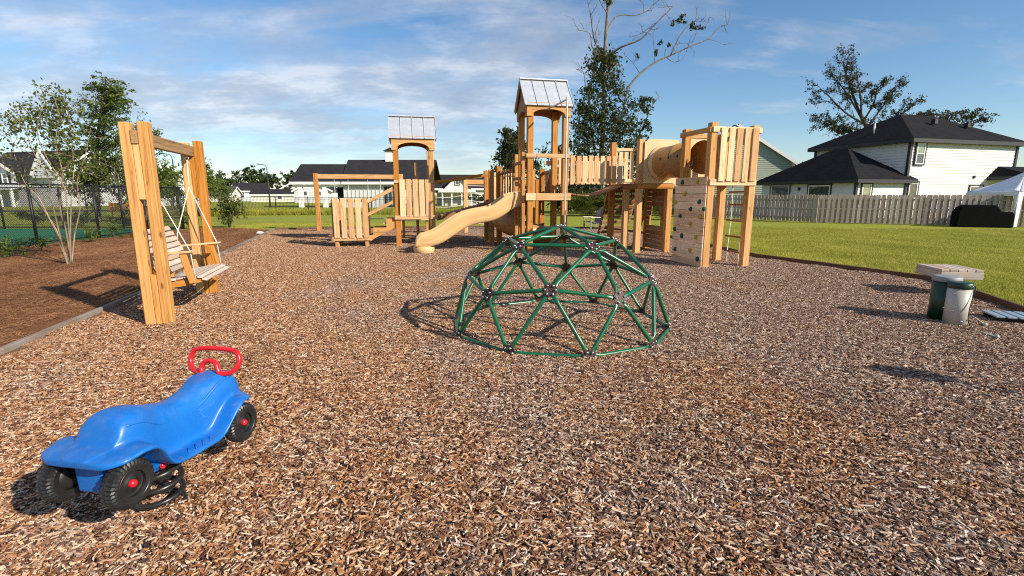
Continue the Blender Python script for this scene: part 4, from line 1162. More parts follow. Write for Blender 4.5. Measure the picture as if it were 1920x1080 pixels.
def drum(name, label, base, r, h, body, lid, rim_h, parts):
    t = thing(name, label, 'drum', base[:])
    v, f = lathe([(0, -.03), (r, -.03), (r, h - rim_h), (r - .01, h - rim_h)], 40)
    add('shell', mesh('shell', v, f, body, True), t, Matrix.Translation(base))
    v, f = lathe([(r - .02, h - rim_h - .004), (r + .006, h - rim_h - .004), (r + .008, h - rim_h), (r + .008, h - .008), (r, h), (r - .03, h + .004), (0, h + .006)], 40)
    add('rim', mesh('rim', v, f, lid, True), t, Matrix.Translation(base))
    for a, z in parts:
        d_ = Vector((math.cos(a), math.sin(a), 0))
        v, f = lathe([(.014, 0), (.014, .006), (.009, .011), (0, .012)], 10)
        add('bolt', mesh('bolt', v, f, M['bolt'], True), t, axis_matrix(base + d_ * (r + .0) + ZZ * z, d_))
    return t
dw = gnd(1793, 612) + Vector((.05, .09, 0)); dg = gnd(1771, 606) + Vector((.09, .17, 0))
drum('play_drum', 'dark green play drum with grey top beside the bench', dg, .15, .60, M['drum_green'], M['drum_grey'], .06, [(-2.2, .2)])
wd = drum('play_drum', 'off-white play drum with a green rim in front of the dark drum', dw, .126, .56, M['drum_white'], M['drum_green'], .07, [(-1.8, .07), (-1.2, .09), (-2.6, .42), (-2.6, .2), (-1.2, .52)])
def mallet(a, b, label):
    t = thing('mallet', label, 'mallet', a[:])
    tube('stick', [a + ZZ * .02, b + ZZ * .035], .008, M['pale_plastic'], t, 7)
    v, f = lathe([(0, -.024), (.015, -.020), (.024, -.006), (.024, .006), (.015, .020), (0, .024)], 12)
    add('head', mesh('head', v, f, M['drum_white'], True), t, Matrix.Translation(b + ZZ * .04))
mallet(gnd(1822, 595), gnd(1846, 614), 'short drum mallet lying in the chips beside the off-white drum')
mallet(gnd(1828, 622), gnd(1868, 637), 'longer drum mallet lying in the chips nearest the grey chime bars')
tube('cord', smooth_path([dw + Vector((.128, -.03, .53)), dw + Vector((.09, -.12, .49)), dw + Vector((.03, -.15, .30)), dw + Vector((.0, -.18, .12)), dw + Vector((.05, -.18, .02)), gnd(1828, 622) + ZZ * .02], 5), .006, M['bracket'], wd, 6)
# chime bars reaching in from the side
xo = gnd(1862, 606)
xy = thing('chime_bars', 'low blue-grey metal chime bars at the edge of the chips', 'chimes', (xo + Vector((.8, 0, 0)))[:])
xd = Vector((.93, -.36, 0)).normalized(); xw = Vector((.36, .93, 0)).normalized()
for o_ in (.06, .32): timber('support_rail', xo + xd * .02 + xw * o_ + ZZ * .03, xo + xd * 1.5 + xw * (o_ - .02) + ZZ * .03, .05, .08, xy, M['bracket'], ZZ)
for i in range(12):
    p = xo + xd * (.06 + .12 * i) + ZZ * .09
    timber('chime_bar', p - xw * (.02 + .004 * i), p + xw * (.40 + .01 * i), .095, .022, xy, M['blue_grey'], ZZ, .005)
    if i % 4 != 3: continue
    v, f = lathe([(.020, 0), (.020, .012), (.012, .022), (0, .024)], 10)
    add('bar_knob', mesh('bar_knob', v, f, M['galv_pole'], True), xy, Matrix.Translation(p + xw * .06 + ZZ * .011))
# flower-shaped play panel just outside the view, it throws the round shadow
fo = Vector((4.98, 3.42, 0))
fl = thing('flower_chime', 'round flower-shaped play panel on a thin post off to the side', 'play panel', fo[:])
tube('post', smooth_path([fo - ZZ * .05, fo + ZZ * .5, fo + Vector((.06, .1, .84))], 4), .022, M['green_steel'], fl, 8)
fv = []
for k in range(28):
    a = 2 * math.pi * k / 28; r = .17 * (1 + .07 * math.cos(7 * a)); fv.append((r * math.cos(a), r * math.sin(a)))
prism('flower_disc', fv, fo + Vector((.05, .10, .90)), Vector((.6, .8, 0)), Vector((-.5, .38, .78)), .02, M['green_steel'], fl)
v, f = lathe([(0, 0), (.10, 0), (.10, .02), (0, .03)], 18)
add('base_plate', mesh('base_plate', v, f, M['bracket']), fl, Matrix.Translation(fo))
sd_ = thing('stone_block', 'small pale stone lying on the pine straw near the edging', 'stone', gnd(488, 439)[:])
bm = bmesh.new(); bmesh.ops.create_icosphere(bm, subdivisions=2, radius=1)
for q in bm.verts: q.co = Vector((q.co.x * .17, q.co.y * .12, max(q.co.z, -.2) * .10)) * (1 + rnd.uniform(-.08, .08))
me = bpy.data.meshes.new('stone'); bm.to_mesh(me); bm.free(); me.materials.append(M['stone'])
add('stone', me, sd_, Matrix.Translation(gnd(488, 439) + ZZ * .03))

# ------------------------------------------------------------------ buildings
def clap(name, p0, p1, z0, z1, out, mat, parent, top=None, step=.2):
    """lapped siding from p0 to p1 (plan), out = outward direction; top(x) optional height limit (gables)"""
    p0 = Vector((p0[0], p0[1], 0)); p1 = Vector((p1[0], p1[1], 0)); L = (p1 - p0).length; d = (p1 - p0) / L; out = Vector(out).normalized()
    v, f = [], []; z = z0
    while z < z1 - 1e-4:
        zt = min(z + step, z1)
        def span(zz):
            if top is None: return 0, L
            xs = [i * L / 200 for i in range(201) if top(i * L / 200) >= zz]
            return (min(xs), max(xs)) if xs else (L / 2, L / 2)
        a0, a1 = span(z); c0_, c1_ = span(zt)
        b = len(v)
        v += [p0 + d * a0 + out * .035 + ZZ * z, p0 + d * a1 + out * .035 + ZZ * z, p0 + d * c1_ + out * .004 + ZZ * zt, p0 + d * c0_ + out * .004 + ZZ * zt,
              p0 + d * a0 + ZZ * z, p0 + d * a1 + ZZ * z]
        f += [(b, b + 1, b + 2, b + 3), (b + 4, b + 5, b + 1, b)]
        z = zt
    return world_mesh(name, v, f, mat, parent)
def boxm(name, c, d, w2, dep, h, mat, parent):
    """box centred at c: along d by w2, across by dep, height h"""
    d = Vector(d).normalized()
    return timber(name, Vector(c) - d * w2 / 2, Vector(c) + d * w2 / 2, dep, h, parent, mat, ZZ, .0)
def window(c, along, out, w, h, parent, trim='black_trim', sash='white_paint', pane='glass', split=True, tw=.09):
    along = Vector(along).normalized(); out = Vector(out).normalized(); c = Vector(c)
    win = empty('window', c[:], parent)
    def bar(nm, a, b, th_, dp, off, mt): return timber(nm, c + along * a[0] + ZZ * a[1] + out * off, c + along * b[0] + ZZ * b[1] + out * off, dp, th_, win, M[mt], (ZZ if abs(a[1] - b[1]) < 1e-6 else along), 0)
    W, Hh = w / 2, h / 2
    for z in (Hh + tw / 2, -Hh - tw / 2): bar('trim', (-W - tw, z), (W + tw, z), tw, .07, .055, trim)
    for x in (-W - tw / 2, W + tw / 2): bar('trim', (x, -Hh), (x, Hh), tw, .07, .055, trim)
    s = min(.09, w * .1)
    for z in (Hh - s / 2, -Hh + s / 2): bar('sash', (-W, z), (W, z), s, .05, .050, sash)
    for x in (-W + s / 2, W - s / 2): bar('sash', (x, -Hh + s), (x, Hh - s), s, .05, .050, sash)
    if split: bar('sash', (-W + s, 0), (W - s, 0), s * .8, .046, .050, sash)
    panes = ((s * .4, Hh - s), (-Hh + s, -s * .4)) if split else ((-Hh + s, Hh - s),)
    for a, b in panes:
        q = [c + along * x + ZZ * z + out * .044 for x, z in ((-W + s, a), (W - s, a), (W - s, b), (-W + s, b))]
        world_mesh('pane', q, [(0, 1, 2, 3)], M[pane if a > 0 or not split else 'glass'], win)
    return win
def slab_roof(name, polys, th_, mat, parent):
    """sloping roof faces (list of point lists) thickened downwards"""
    v, f = [], []
    for poly in polys:
        b = len(v); n = len(poly); P = [Vector(p) for p in poly]
        v += P + [p - ZZ * th_ for p in P]
        f += [tuple(range(b, b + n)), tuple(range(b + n, b + 2 * n))[::-1]] + [(b + i, b + n + i, b + n + (i + 1) % n, b + (i + 1) % n) for i in range(n)]
    return world_mesh(name, v, f, mat, parent)

# --- two-storey white house behind the fence
ha = Vector((.962, .272, 0)).normalized(); hb = Vector((-ha.y, ha.x, 0))
hc = at(1704, 300, 36.0); hc.z = 0
def HP(a, b, z=0): return hc + ha * a + hb * b + ZZ * z
hs = thing('house', 'two-storey white siding house with charcoal hip roofs behind the picket fence', 'house', hc[:])
EZ = 5.52
WA, WB = 10.7, 7.8
clap('siding', HP(0, 0), HP(WA, 0), 0, EZ, -hb, M['siding_white'], hs)
clap('siding', HP(0, WB), HP(0, 0), 0, EZ, -ha, M['siding_white'], hs)
clap('siding', HP(WA, 0), HP(WA, WB), 0, EZ, ha, M['siding_white'], hs)
for a, b in ((0, 0), (WA, 0), (0, WB)): timber('corner_trim', HP(a, b, 0), HP(a, b, EZ), .20, .20, hs, M['black_trim'], hb, 0)
ov = .45
e = [HP(-ov, -ov, EZ), HP(WA + ov, -ov, EZ), HP(WA + ov, WB + ov, EZ), HP(-ov, WB + ov, EZ)]
pk0, pk1 = HP(3.7, WB / 2, 7.85), HP(WA - 3.7, WB / 2, 7.85)
slab_roof('roof', [[e[0], e[1], pk1, pk0], [e[1], e[2], pk1], [e[2], e[3], pk0, pk1], [e[3], e[0], pk0]], .06, M['shingle'], hs)
for i in range(4):
    a, b = e[i] - ZZ * .16, e[(i + 1) % 4] - ZZ * .16
    timber('fascia', a, b, .05, .26, hs, M['black_trim'], ZZ, 0)
world_mesh('soffit', [p - ZZ * .28 for p in e], [(0, 1, 2, 3)], M['black_trim'], hs)
for q in (HP(4.6, 1.9, 6.9), HP(7.6, 1.6, 6.7)): timber('roof_vent', q, q + ZZ * .35, .3, .3, hs, M['black_trim'], ha, 0)
tube('vent_pipe', [HP(.9, 3.6, 6.2), HP(.9, 3.6, 7.05)], .06, M['galv_pole'], hs, 8)
window(at(1724, 292, 36.2 + .0).xy.to_3d() + ZZ * 4.50, ha, -hb, .80, 1.45, hs, pane='glass_blind')
window(HP(.72, 0, 1.95), ha, -hb, .85, 1.15, hs, split=False)
window(HP(7.0, 0, 1.85), ha, -hb, 1.3, .9, hs, split=False)
timber('wall_light', HP(6.6, -.03, 2.95), HP(6.6, -.12, 2.95), .12, .2, hs, M['lamp_metal'], ZZ, 0)
# one-storey wing
WG, WD, GZ = 4.45, 8.6, 2.72
wing = empty('wing', HP(-WG, 0, 0)[:], hs)
clap('siding', HP(-WG, .0), HP(-.02, .0), 0, GZ, -hb, M['siding_white'], wing)
clap('siding', HP(-WG, WD), HP(-WG, .0), 0, GZ, -ha, M['siding_white'], wing)
timber('corner_trim', HP(-WG, 0, 0), HP(-WG, 0, GZ), .18, .18, wing, M['black_trim'], hb, 0)
e = [HP(-WG - ov, -ov, GZ), HP(.6, -ov, GZ), HP(.6, .02, GZ), HP(-.05, .02, GZ + .5), HP(-.05, 4.6, 5.15), HP(-WG - ov, WD + ov, GZ)]
pkw = HP(-1.1, 3.9, 5.15)
slab_roof('roof', [[HP(-WG - ov, -ov, GZ), HP(.55, -ov, GZ), pkw], [HP(-WG - ov, WD + ov, GZ), HP(-WG - ov, -ov, GZ), pkw, HP(-1.1, WD - 3.4, 5.15)], [HP(.55, -ov, GZ), HP(.0, .6, GZ + .6), HP(-.03, 2.8, 4.25), pkw]], .06, M['shingle'], wing)
timber('fascia', HP(-WG - ov, -ov, GZ - .15), HP(.55, -ov, GZ - .15), .05, .24, wing, M['black_trim'], ZZ, 0)
timber('fascia', HP(-WG - ov, WD + ov, GZ - .15), HP(-WG - ov, -ov, GZ - .15), .05, .24, wing, M['black_trim'], ZZ, 0)
world_mesh('soffit', [HP(-WG - ov, -ov, GZ - .26), HP(.5, -ov, GZ - .26), HP(.5, 0, GZ - .26), HP(-WG, 0, GZ - .26), HP(-WG, WD, GZ - .26), HP(-WG - ov, WD, GZ - .26)], [(0, 1, 2, 3), (0, 3, 4, 5)], M['black_trim'], wing)
window(HP(-3.55, 0, 1.75), ha, -hb, .85, 1.25, wing, pane='glass_blind', split=False)
window(HP(-WG, 2.9, 1.85), -hb, -ha, 1.9, 1.0, wing, split=False)
window(HP(-WG, 6.6, 1.95), -hb, -ha, 1.9, 1.3, wing, split=False)
timber('wall_light', HP(-WG - .03, 4.7, 2.1), HP(-WG - .14, 4.7, 2.1), .14, .24, wing, M['lamp_metal'], ZZ, 0)
# porch roof at the house's far corner
pr = empty('porch', HP(8.2, -2.4, 0)[:], hs)
slab_roof('roof', [[HP(8.05, -2.9, 2.98), HP(12.5, -2.9, 2.98), HP(12.5, 0, 3.75), HP(9.0, 0, 3.75)], [HP(8.05, 0, 2.98), HP(8.05, -2.9, 2.98), HP(9.0, 0, 3.75)]], .06, M['shingle'], pr)
timber('fascia', HP(8.05, -2.9, 2.84), HP(12.5, -2.9, 2.84), .05, .26, pr, M['black_trim'], ZZ, 0)
timber('fascia', HP(8.05, 0, 2.84), HP(8.05, -2.9, 2.84), .05, .26, pr, M['black_trim'], ZZ, 0)
for a in (8.3, 12.2): timber('porch_post', HP(a, -2.7, 0), HP(a, -2.7, 2.72), .16, .16, pr, M['white_paint'], hb, 0)

# --- sage green house behind
gc = at(1488, 300, 50.0); gw = 10.6
gd = Vector((-.97, .24, 0)).normalized(); gn = Vector((-.24, -.97, 0))
gh = thing('house', 'sage green gabled house rising behind the climbing tower', 'house', (gc.x, gc.y, 0))
gb = Vector((gc.x, gc.y, 0)); gz = gc.z - .15; gap = 8.35
slope = (gap - gz) / (gw / 2)
clap('siding', gb, gb + gd * gw, 0, gap, gn, M['siding_sage'], gh, lambda x: gz + slope * (gw / 2 - abs(x - gw / 2)))
clap('siding', gb, gb - gn * 9, 0, gz, -gd, M['siding_sage'], gh)
ap = gb + gd * gw / 2 + ZZ * gap; el = gb + gd * (gw + .4) + ZZ * (gz - .4 * slope); er = gb - gd * .4 + ZZ * (gz - .4 * slope)
slab_roof('roof', [[er + gn * .35 + ZZ * .16, ap + gn * .35 + ZZ * .16, ap - gn * 9 + ZZ * .16, er - gn * 9 + ZZ * .16], [ap + gn * .35 + ZZ * .16, el + gn * .35 + ZZ * .16, el - gn * 9 + ZZ * .16, ap - gn * 9 + ZZ * .16]], .08, M['shingle'], gh)
for a, b in ((er, ap), (ap, el)): timber('rake_trim', a + gn * .37, b + gn * .37, .05, .30, gh, M['white_paint'], ZZ, 0)
timber('corner_trim', gb + gn * .03, gb + gn * .03 + ZZ * gz, .22, .2, gh, M['white_paint'], gn, 0)

# --- picket fences
def picket_fence(label, a, b, h, names=('picket', 'rail', 'post')):
    a = Vector((a[0], a[1], 0)); b = Vector((b[0], b[1], 0)); L = (b - a).length; d = (b - a) / L; nrm = Vector((d.y, -d.x, 0))
    t = thing('picket_fence', label, 'fence', a[:])
    n = int(L / .128); w = .135
    pk = mesh('picket', [], [], None)
    outline = [(-w / 2, 0), (w / 2, 0), (w / 2, h - .07), (w / 2 - .035, h), (-w / 2 + .035, h), (-w / 2, h - .07)]
    v = [(z, x, -.009) for x, z in outline] + [(z, x, .009) for x, z in outline]; m_ = len(outline)
    f = [tuple(range(m_))[::-1], tuple(range(m_, 2 * m_))] + [(i, (i + 1) % m_, m_ + (i + 1) % m_, m_ + i) for i in range(m_)]
    me = mesh('picket', v, f, M['fence'])
    for i in range(n):
        off = .045 if i % 2 else -.045
        p = a + d * (L * (i + .5) / n) + nrm * off + ZZ * (.04 + rnd.uniform(-.015, .015))
        mw = Matrix((ZZ, d, ZZ.cross(d))).transposed().to_4x4(); mw.translation = p
        add('picket', me, t, mw @ Matrix.Rotation(rnd.uniform(-.012, .012), 4, 'Z'))
    for z in (.3, .85, 1.38): timber('rail', a + ZZ * z, b + ZZ * z, .05, .09, t, M['fence'], ZZ, 0)
    k = max(1, round(L / 2.4))
    for i in range(k + 1): timber('post', a + d * (L * i / k) - ZZ * .05, a + d * (L * i / k) + ZZ * (h - .12), .06, .10, t, M['fence'], nrm, 0)
    return t
fc = Vector((18.18, 29.98, 0))
picket_fence('sunlit stretch of weathered picket fence in front of the white house', fc + Vector((.08, -.02, 0)), (29.5, 24.6), 1.62)
picket_fence('shaded stretch of weathered picket fence running back behind the climbing tower', (6.6, 51.3), fc, 1.62)

# --- canopy tent and covered grill
tb_ = gnd(1899, 427)
tent = thing('canopy_tent', 'white pop-up canopy tent in front of the picket fence', 'canopy', tb_[:])
tq = Vector((.04, .999, 0)).normalized(); tr_ = Vector((.999, -.04, 0)); TS = 3.1
tcn = tb_ + tq * TS / 2 + tr_ * TS / 2
cr = [tb_ + ZZ * 1.82, tb_ + tq * TS + ZZ * 1.82, tb_ + tq * TS + tr_ * TS + ZZ * 1.82, tb_ + tr_ * TS + ZZ * 1.82]
tp = tcn + ZZ * 2.85
tv_, tf_ = [], []
for i in range(4):
    a, b = cr[i], cr[(i + 1) % 4]; base = len(tv_); N = 8
    for r_ in range(N + 1):
        k = r_ / N
        for j in range(N + 1):
            p = a.lerp(b, j / N).lerp(tp, k); sag = math.sin(math.pi * k) * .09 + (1 - k) * .07 * math.sin(math.pi * j / N)
            tv_.append(p - ZZ * sag)
    for r_ in range(N):
        for j in range(N): q = base + r_ * (N + 1) + j; tf_.append((q, q + 1, q + N + 2, q + N + 1))
ob = world_mesh('canopy', tv_, tf_, M['tent'], tent, True); ob.modifiers.new('cloth', 'SOLIDIFY').thickness = .01
for i in range(4):
    a, b = cr[i], cr[(i + 1) % 4]
    timber('valance', a - ZZ * .12, b - ZZ * .12, .012, .2, tent, M['tent'], ZZ, 0)
for p in cr: tube('leg', [p - ZZ * 1.86, p - ZZ * .05], .025, M['white_paint'], tent, 8)
for dd_ in ((cr[1] - cr[0]).normalized(), (cr[3] - cr[0]).normalized()): prism('side_flap', [(.02, 0), (.16, 0), (.22, 1.6), (.02, 1.6)], tb_ + ZZ * .05, dd_, ZZ, .015, M['tent'], tent)
tube('guy_rope', [cr[0], tb_ + Vector((-.25, -.1, .4))], .008, M['rope'], tent, 5)
gr = gnd(1838, 426)
grill = thing('covered_grill', 'large grill under a black cover standing before the picket fence', 'grill', gr[:])
gx = Vector((.94, -.34, 0)).normalized()
prism('cover', [(-1.18, 0), (1.18, 0), (1.17, .70), (1.08, .80), (.62, .82), (.48, 1.06), (.34, 1.14), (-.78, 1.15), (-1.02, 1.02), (-1.15, .78)], gr - Vector((.34, .94, 0)) * .35, gx, ZZ, -.75, M['black_cover'], grill)
md = grill.children[0].modifiers.new('edge', 'BEVEL'); md.width = .06; md.segments = 3

# --- generic gabled building seen from afar
def gabled(name, label, cx, Y, along, W, D, ze, zr, mat, roofm, wins=(), base=None, gable_front=False, z_trim=True, cat='house'):
    """W along the view, D deep; ridge along W unless gable_front"""
    c = Vector((cx, Y, 0)); al = Vector(along).normalized(); nn = Vector((al.y, -al.x, 0))
    if nn.y > 0: nn = -nn
    t = thing(name, label, cat, c[:])
    p0, p1 = c - al * W / 2, c + al * W / 2
    o = .4
    if gable_front:
        sl_ = (zr - ze) / (W / 2)
        clap('siding', p0, p1, 0, zr, nn, M[mat], t, lambda x: ze + sl_ * (W / 2 - abs(x - W / 2)), .3)
        for p, s_ in ((p0, -1), (p1, 1)): clap('siding', p, p - nn * D, 0, ze, al * s_, M[mat], t, None, .3)
        ap_ = c + ZZ * zr; a = p0 - al * o + ZZ * (ze - o * sl_); b = p1 + al * o + ZZ * (ze - o * sl_)
        slab_roof('roof', [[a + nn * o, ap_ + nn * o, ap_ - nn * D, a - nn * D], [ap_ + nn * o, b + nn * o, b - nn * D, ap_ - nn * D]], .12, M[roofm], t)
        for q, r_ in ((a, ap_), (ap_, b)): timber('rake_trim', q + nn * (o + .04) - ZZ * .1, r_ + nn * (o + .04) - ZZ * .1, .06, .30, t, M['white_paint'], ZZ, 0)
    else:
        clap('siding', p0, p1, 0, ze, nn, M[mat], t, None, .3)
        sl_ = (zr - ze) / (D / 2)
        for p, s_ in ((p0, -1), (p1, 1)): clap('siding', p, p - nn * D, 0, zr, al * s_, M[mat], t, lambda x: ze + sl_ * (D / 2 - abs(x - D / 2)), .3)
        a0, a1 = p0 - al * o + nn * o + ZZ * (ze - o * sl_), p1 + al * o + nn * o + ZZ * (ze - o * sl_)
        r0, r1 = p0 - al * o - nn * D / 2 + ZZ * zr, p1 + al * o - nn * D / 2 + ZZ * zr
        b0_, b1_ = p0 - al * o - nn * (D + o) + ZZ * (ze - o * sl_), p1 + al * o - nn * (D + o) + ZZ * (ze - o * sl_)
        slab_roof('roof', [[a0, a1, r1, r0], [r0, r1, b1_, b0_]], .12, M[roofm], t)
        timber('fascia', a0 - ZZ * .2, a1 - ZZ * .2, .06, .28, t, M['white_paint'], ZZ, 0)
        for r_, a, b in ((r0, a0, b0_), (r1, a1, b1_)):
            timber('rake_trim', a - ZZ * .2, r_ - ZZ * .2, .08, .26, t, M['white_paint'], ZZ, 0); timber('rake_trim', r_ - ZZ * .2, b - ZZ * .2, .08, .26, t, M['white_paint'], ZZ, 0)
    for x, z, w, h in wins: window(c + al * x + ZZ * z, al, nn, w, h, t, trim='white_paint' if not base else base, split=h > 1.2, tw=.12)
    return t, c, al, nn
XA = (1, .06, 0)
# pool house: open porch to the west, board-and-batten room to the east
YB = 66.0
def bx_(px): return (px - 960) / _f * (YB * _c + CAM_H * _s) 
w0, w1, w2 = bx_(556), bx_(646), bx_(812)
ph = thing('pool_house', 'long white pool house with porch columns, dark roof and cupola', 'building', (w1, YB, 0))
eA, rA, rB = 3.35, 5.75, 6.35
def PH(x, y, z): return Vector((x, YB + y, z))
slab_roof('roof', [[PH(w0 - .5, -.5, eA), PH(w1, -.5, eA), PH(w1, 3.6, rA), PH(w0 - .5, 3.6, rA)], [PH(w0 - .5, 3.6, rA), PH(w1, 3.6, rA), PH(w1, 7.7, eA), PH(w0 - .5, 7.7, eA)]], .15, M['shingle2'], ph)
slab_roof('roof', [[PH(w1 - .1, -.6, eA), PH(w2, -.6, eA), PH(w2, 4.1, rB), PH(w1 - .5, 4.1, rB)], [PH(w1 - .5, 4.1, rB), PH(w2, 4.1, rB), PH(w2, 8.8, eA), PH(w1 - .1, 8.8, eA)]], .15, M['shingle2'], ph)
timber('fascia', PH(w0 - .5, -.52, eA - .22), PH(w1, -.52, eA - .22), .08, .34, ph, M['white_paint'], ZZ, 0)
timber('fascia', PH(w1 + .01, -.64, eA - .22), PH(w2, -.64, eA - .22), .08, .34, ph, M['white_paint'], ZZ, 0)
timber('ceiling_beam', PH(w0 - .2, .0, eA - .56), PH(w1, .0, eA - .56), .3, .32, ph, M['white_paint'], ZZ, 0)
for px in (566, 611): timber('column', PH(bx_(px), .0, 0), PH(bx_(px), .0, eA - .70), .55, .55, ph, M['white_paint'], (0, 1, 0), .03)
world_mesh('wall', [PH(w1, 0, 0), PH(w2, 0, 0), PH(w2, 0, eA), PH(w1, 0, eA)], [(0, 1, 2, 3)], M['siding_white'], ph)
nB = 22
for i in range(nB + 1): timber('batten', PH(w1 + .05 + (w2 - w1 - .1) * i / nB, -.03, 0), PH(w1 + .05 + (w2 - w1 - .1) * i / nB, -.03, eA - .4), .07, .05, ph, M['siding_white'], (0, 1, 0), 0)
world_mesh('wall', [PH(w1, .01, 0), PH(w1, 7, 0), PH(w1, 7, eA + 1), PH(w1, 3.6, rA - .2), PH(w1, .01, eA - .1)], [(0, 1, 2, 3, 4)], M['siding_cream'], ph)
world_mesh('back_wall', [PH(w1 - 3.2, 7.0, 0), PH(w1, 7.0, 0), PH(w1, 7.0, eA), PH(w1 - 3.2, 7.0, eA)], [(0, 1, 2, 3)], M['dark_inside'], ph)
window(PH(bx_(735), 0, 1.4), (1, 0, 0), (0, -1, 0), 1.6, 2.4, ph, trim='black_trim', sash='black_trim', split=False)
cuv = bx_(722)
timber('cupola', PH(cuv, 4.1, rB - .3), PH(cuv, 4.1, rB + 1.15), 1.15, 1.15, ph, M['white_paint'], (0, 1, 0), .03)
zc_ = rB + 1.15
slab_roof('cupola_roof', [[PH(cuv - .75, 3.35, zc_), PH(cuv + .75, 3.35, zc_), PH(cuv, 4.1, zc_ + .5)], [PH(cuv + .75, 3.35, zc_), PH(cuv + .75, 4.85, zc_), PH(cuv, 4.1, zc_ + .5)], [PH(cuv + .75, 4.85, zc_), PH(cuv - .75, 4.85, zc_), PH(cuv, 4.1, zc_ + .5)], [PH(cuv - .75, 4.85, zc_), PH(cuv - .75, 3.35, zc_), PH(cuv, 4.1, zc_ + .5)]], .06, M['shingle2'], ph)

def xat(px, Y): return (px - 960) / _f * (Y * _c + CAM_H * _s)
gabled('house', 'pale blue house with a grey gable roof in the far row beneath the trees', xat(472, 130), 130, (.9, .43, 0), 7.5, 7, 2.9, 4.7, 'siding_blue', 'shingle2', ((-2, 1.6, 1.0, 1.4), (2, 1.6, 1.0, 1.4)))
gabled('house', 'cream low house with a wide grey roof beside the lamp post', xat(512, 118), 118, (.95, .30, 0), 9.0, 7, 1.9, 3.0, 'siding_cream', 'shingle2', ((1.5, 1.1, 1.0, 1.0),))
gabled('house', 'white gable-fronted house seen through the pool house porch', xat(588, 105), 105, (.99, .1, 0), 7.5, 8, 2.6, 4.6, 'siding_white', 'shingle2', ((-1.6, 1.9, 1.0, 1.0), (1.2, 1.9, 1.0, 1.0)), gable_front=True)
gabled('house', 'white gabled house at the far end of the row beside the pines', xat(548, 140), 140, (.95, .3, 0), 8, 8, 2.6, 4.9, 'siding_white', 'shingle2', ((0, 1.8, 1.0, 1.4),), gable_front=True)
gabled('house', 'white house half hidden by young trees behind the bench swing', xat(318, 78), 78, (.8, .6, 0), 8, 9, 3.0, 6.2, 'siding_white', 'shingle2', ((0, 1.8, 1.0, 1.4),), gable_front=True)
gabled('house', 'dark-roofed cottage at the left of the pale blue house', xat(405, 120), 120, (.96, .25, 0), 7, 8, 2.2, 3.7, 'siding_cream', 'shingle_brown', ((0, 1.6, 1.0, 1.4),))
t_, c_, al_, nn_ = gabled('house', 'white farmhouse with dark roof and front gable beyond the ramp bridge', xat(868, 80), 80, (.99, .08, 0), 8.0, 8, 2.9, 4.9, 'siding_white', 'shingle2', ((-1.4, 1.4, 1.0, 1.5), (1.6, 1.4, 1.0, 1.5)))
# its front gable
gx0 = c_ - al_ * .8 + nn_ * 1.5
clap('gable_wall', gx0 - al_ * 2.0, gx0 + al_ * 2.0, 0, 4.5, nn_, M['siding_white'], t_, lambda x: 2.6 + .93 * (2.0 - abs(x - 2.0)), .3)
slab_roof('gable_roof', [[gx0 - al_ * 2.3 + nn_ * .3 + ZZ * 2.4, gx0 + nn_ * .3 + ZZ * 4.6, gx0 - nn_ * 4 + ZZ * 4.6, gx0 - al_ * 2.3 - nn_ * 4 + ZZ * 2.4], [gx0 + nn_ * .3 + ZZ * 4.6, gx0 + al_ * 2.3 + nn_ * .3 + ZZ * 2.4, gx0 + al_ * 2.3 - nn_ * 4 + ZZ * 2.4, gx0 - nn_ * 4 + ZZ * 4.6]], .12, M['shingle2'], t_)
window(gx0 + ZZ * 3.5, al_, nn_, .6, .7, t_, trim='black_trim', split=False)
for k in (-2.2, -.8, .7, 2.2): timber('porch_post', gx0 + al_ * k + nn_ * 1.6, gx0 + al_ * k + nn_ * 1.6 + ZZ * 2.1, .2, .2, t_, M['white_paint'], nn_, 0)
slab_roof('porch_roof', [[gx0 - al_ * 2.8 + nn_ * 1.9 + ZZ * 2.1, gx0 + al_ * 2.8 + nn_ * 1.9 + ZZ * 2.1, gx0 + al_ * 2.8 + ZZ * 2.6, gx0 - al_ * 2.8 + ZZ * 2.6]], .1, M['siding_cream'], t_)

# white two-storey house at the far side of the court
lh, c_, al_, nn_ = gabled('house', 'white two-storey house with black shutters beyond the court fence', xat(40, 74), 74, (.96, -.27, 0), 17, 9, 4.9, 8.2, 'siding_white', 'shingle2', ())
gx0 = c_ - al_ * 1.0 + nn_ * 2.0
clap('gable_wall', gx0 - al_ * 4.4, gx0 + al_ * 4.4, 0, 7.2, nn_, M['siding_white'], lh, lambda x: 4.9 + .5 * (4.4 - abs(x - 4.4)), .3)
slab_roof('gable_roof', [[gx0 - al_ * 4.9 + nn_ * .4 + ZZ * 4.7, gx0 + nn_ * .4 + ZZ * 7.2, gx0 - nn_ * 5 + ZZ * 7.2, gx0 - al_ * 4.9 - nn_ * 5 + ZZ * 4.7], [gx0 + nn_ * .4 + ZZ * 7.2, gx0 + al_ * 4.9 + nn_ * .4 + ZZ * 4.7, gx0 + al_ * 4.9 - nn_ * 5 + ZZ * 4.7, gx0 - nn_ * 5 + ZZ * 7.2]], .14, M['shingle2'], lh)
for s_ in (-1, 1): timber('rake_trim', gx0 + nn_ * .45 + al_ * s_ * 4.9 + ZZ * 4.55, gx0 + nn_ * .45 + ZZ * 7.05, .08, .35, lh, M['white_paint'], ZZ, 0)
for x in (-2.6, 2.2):
    window(gx0 + al_ * x + ZZ * 3.9, al_, nn_, 1.0, 1.4, lh, trim='white_paint')
    for s_ in (-1, 1): timber('shutter', gx0 + al_ * (x + s_ * .95) + nn_ * .05 + ZZ * 3.1, gx0 + al_ * (x + s_ * .95) + nn_ * .05 + ZZ * 4.7, .45, .06, lh, M['black_trim'], nn_, 0)
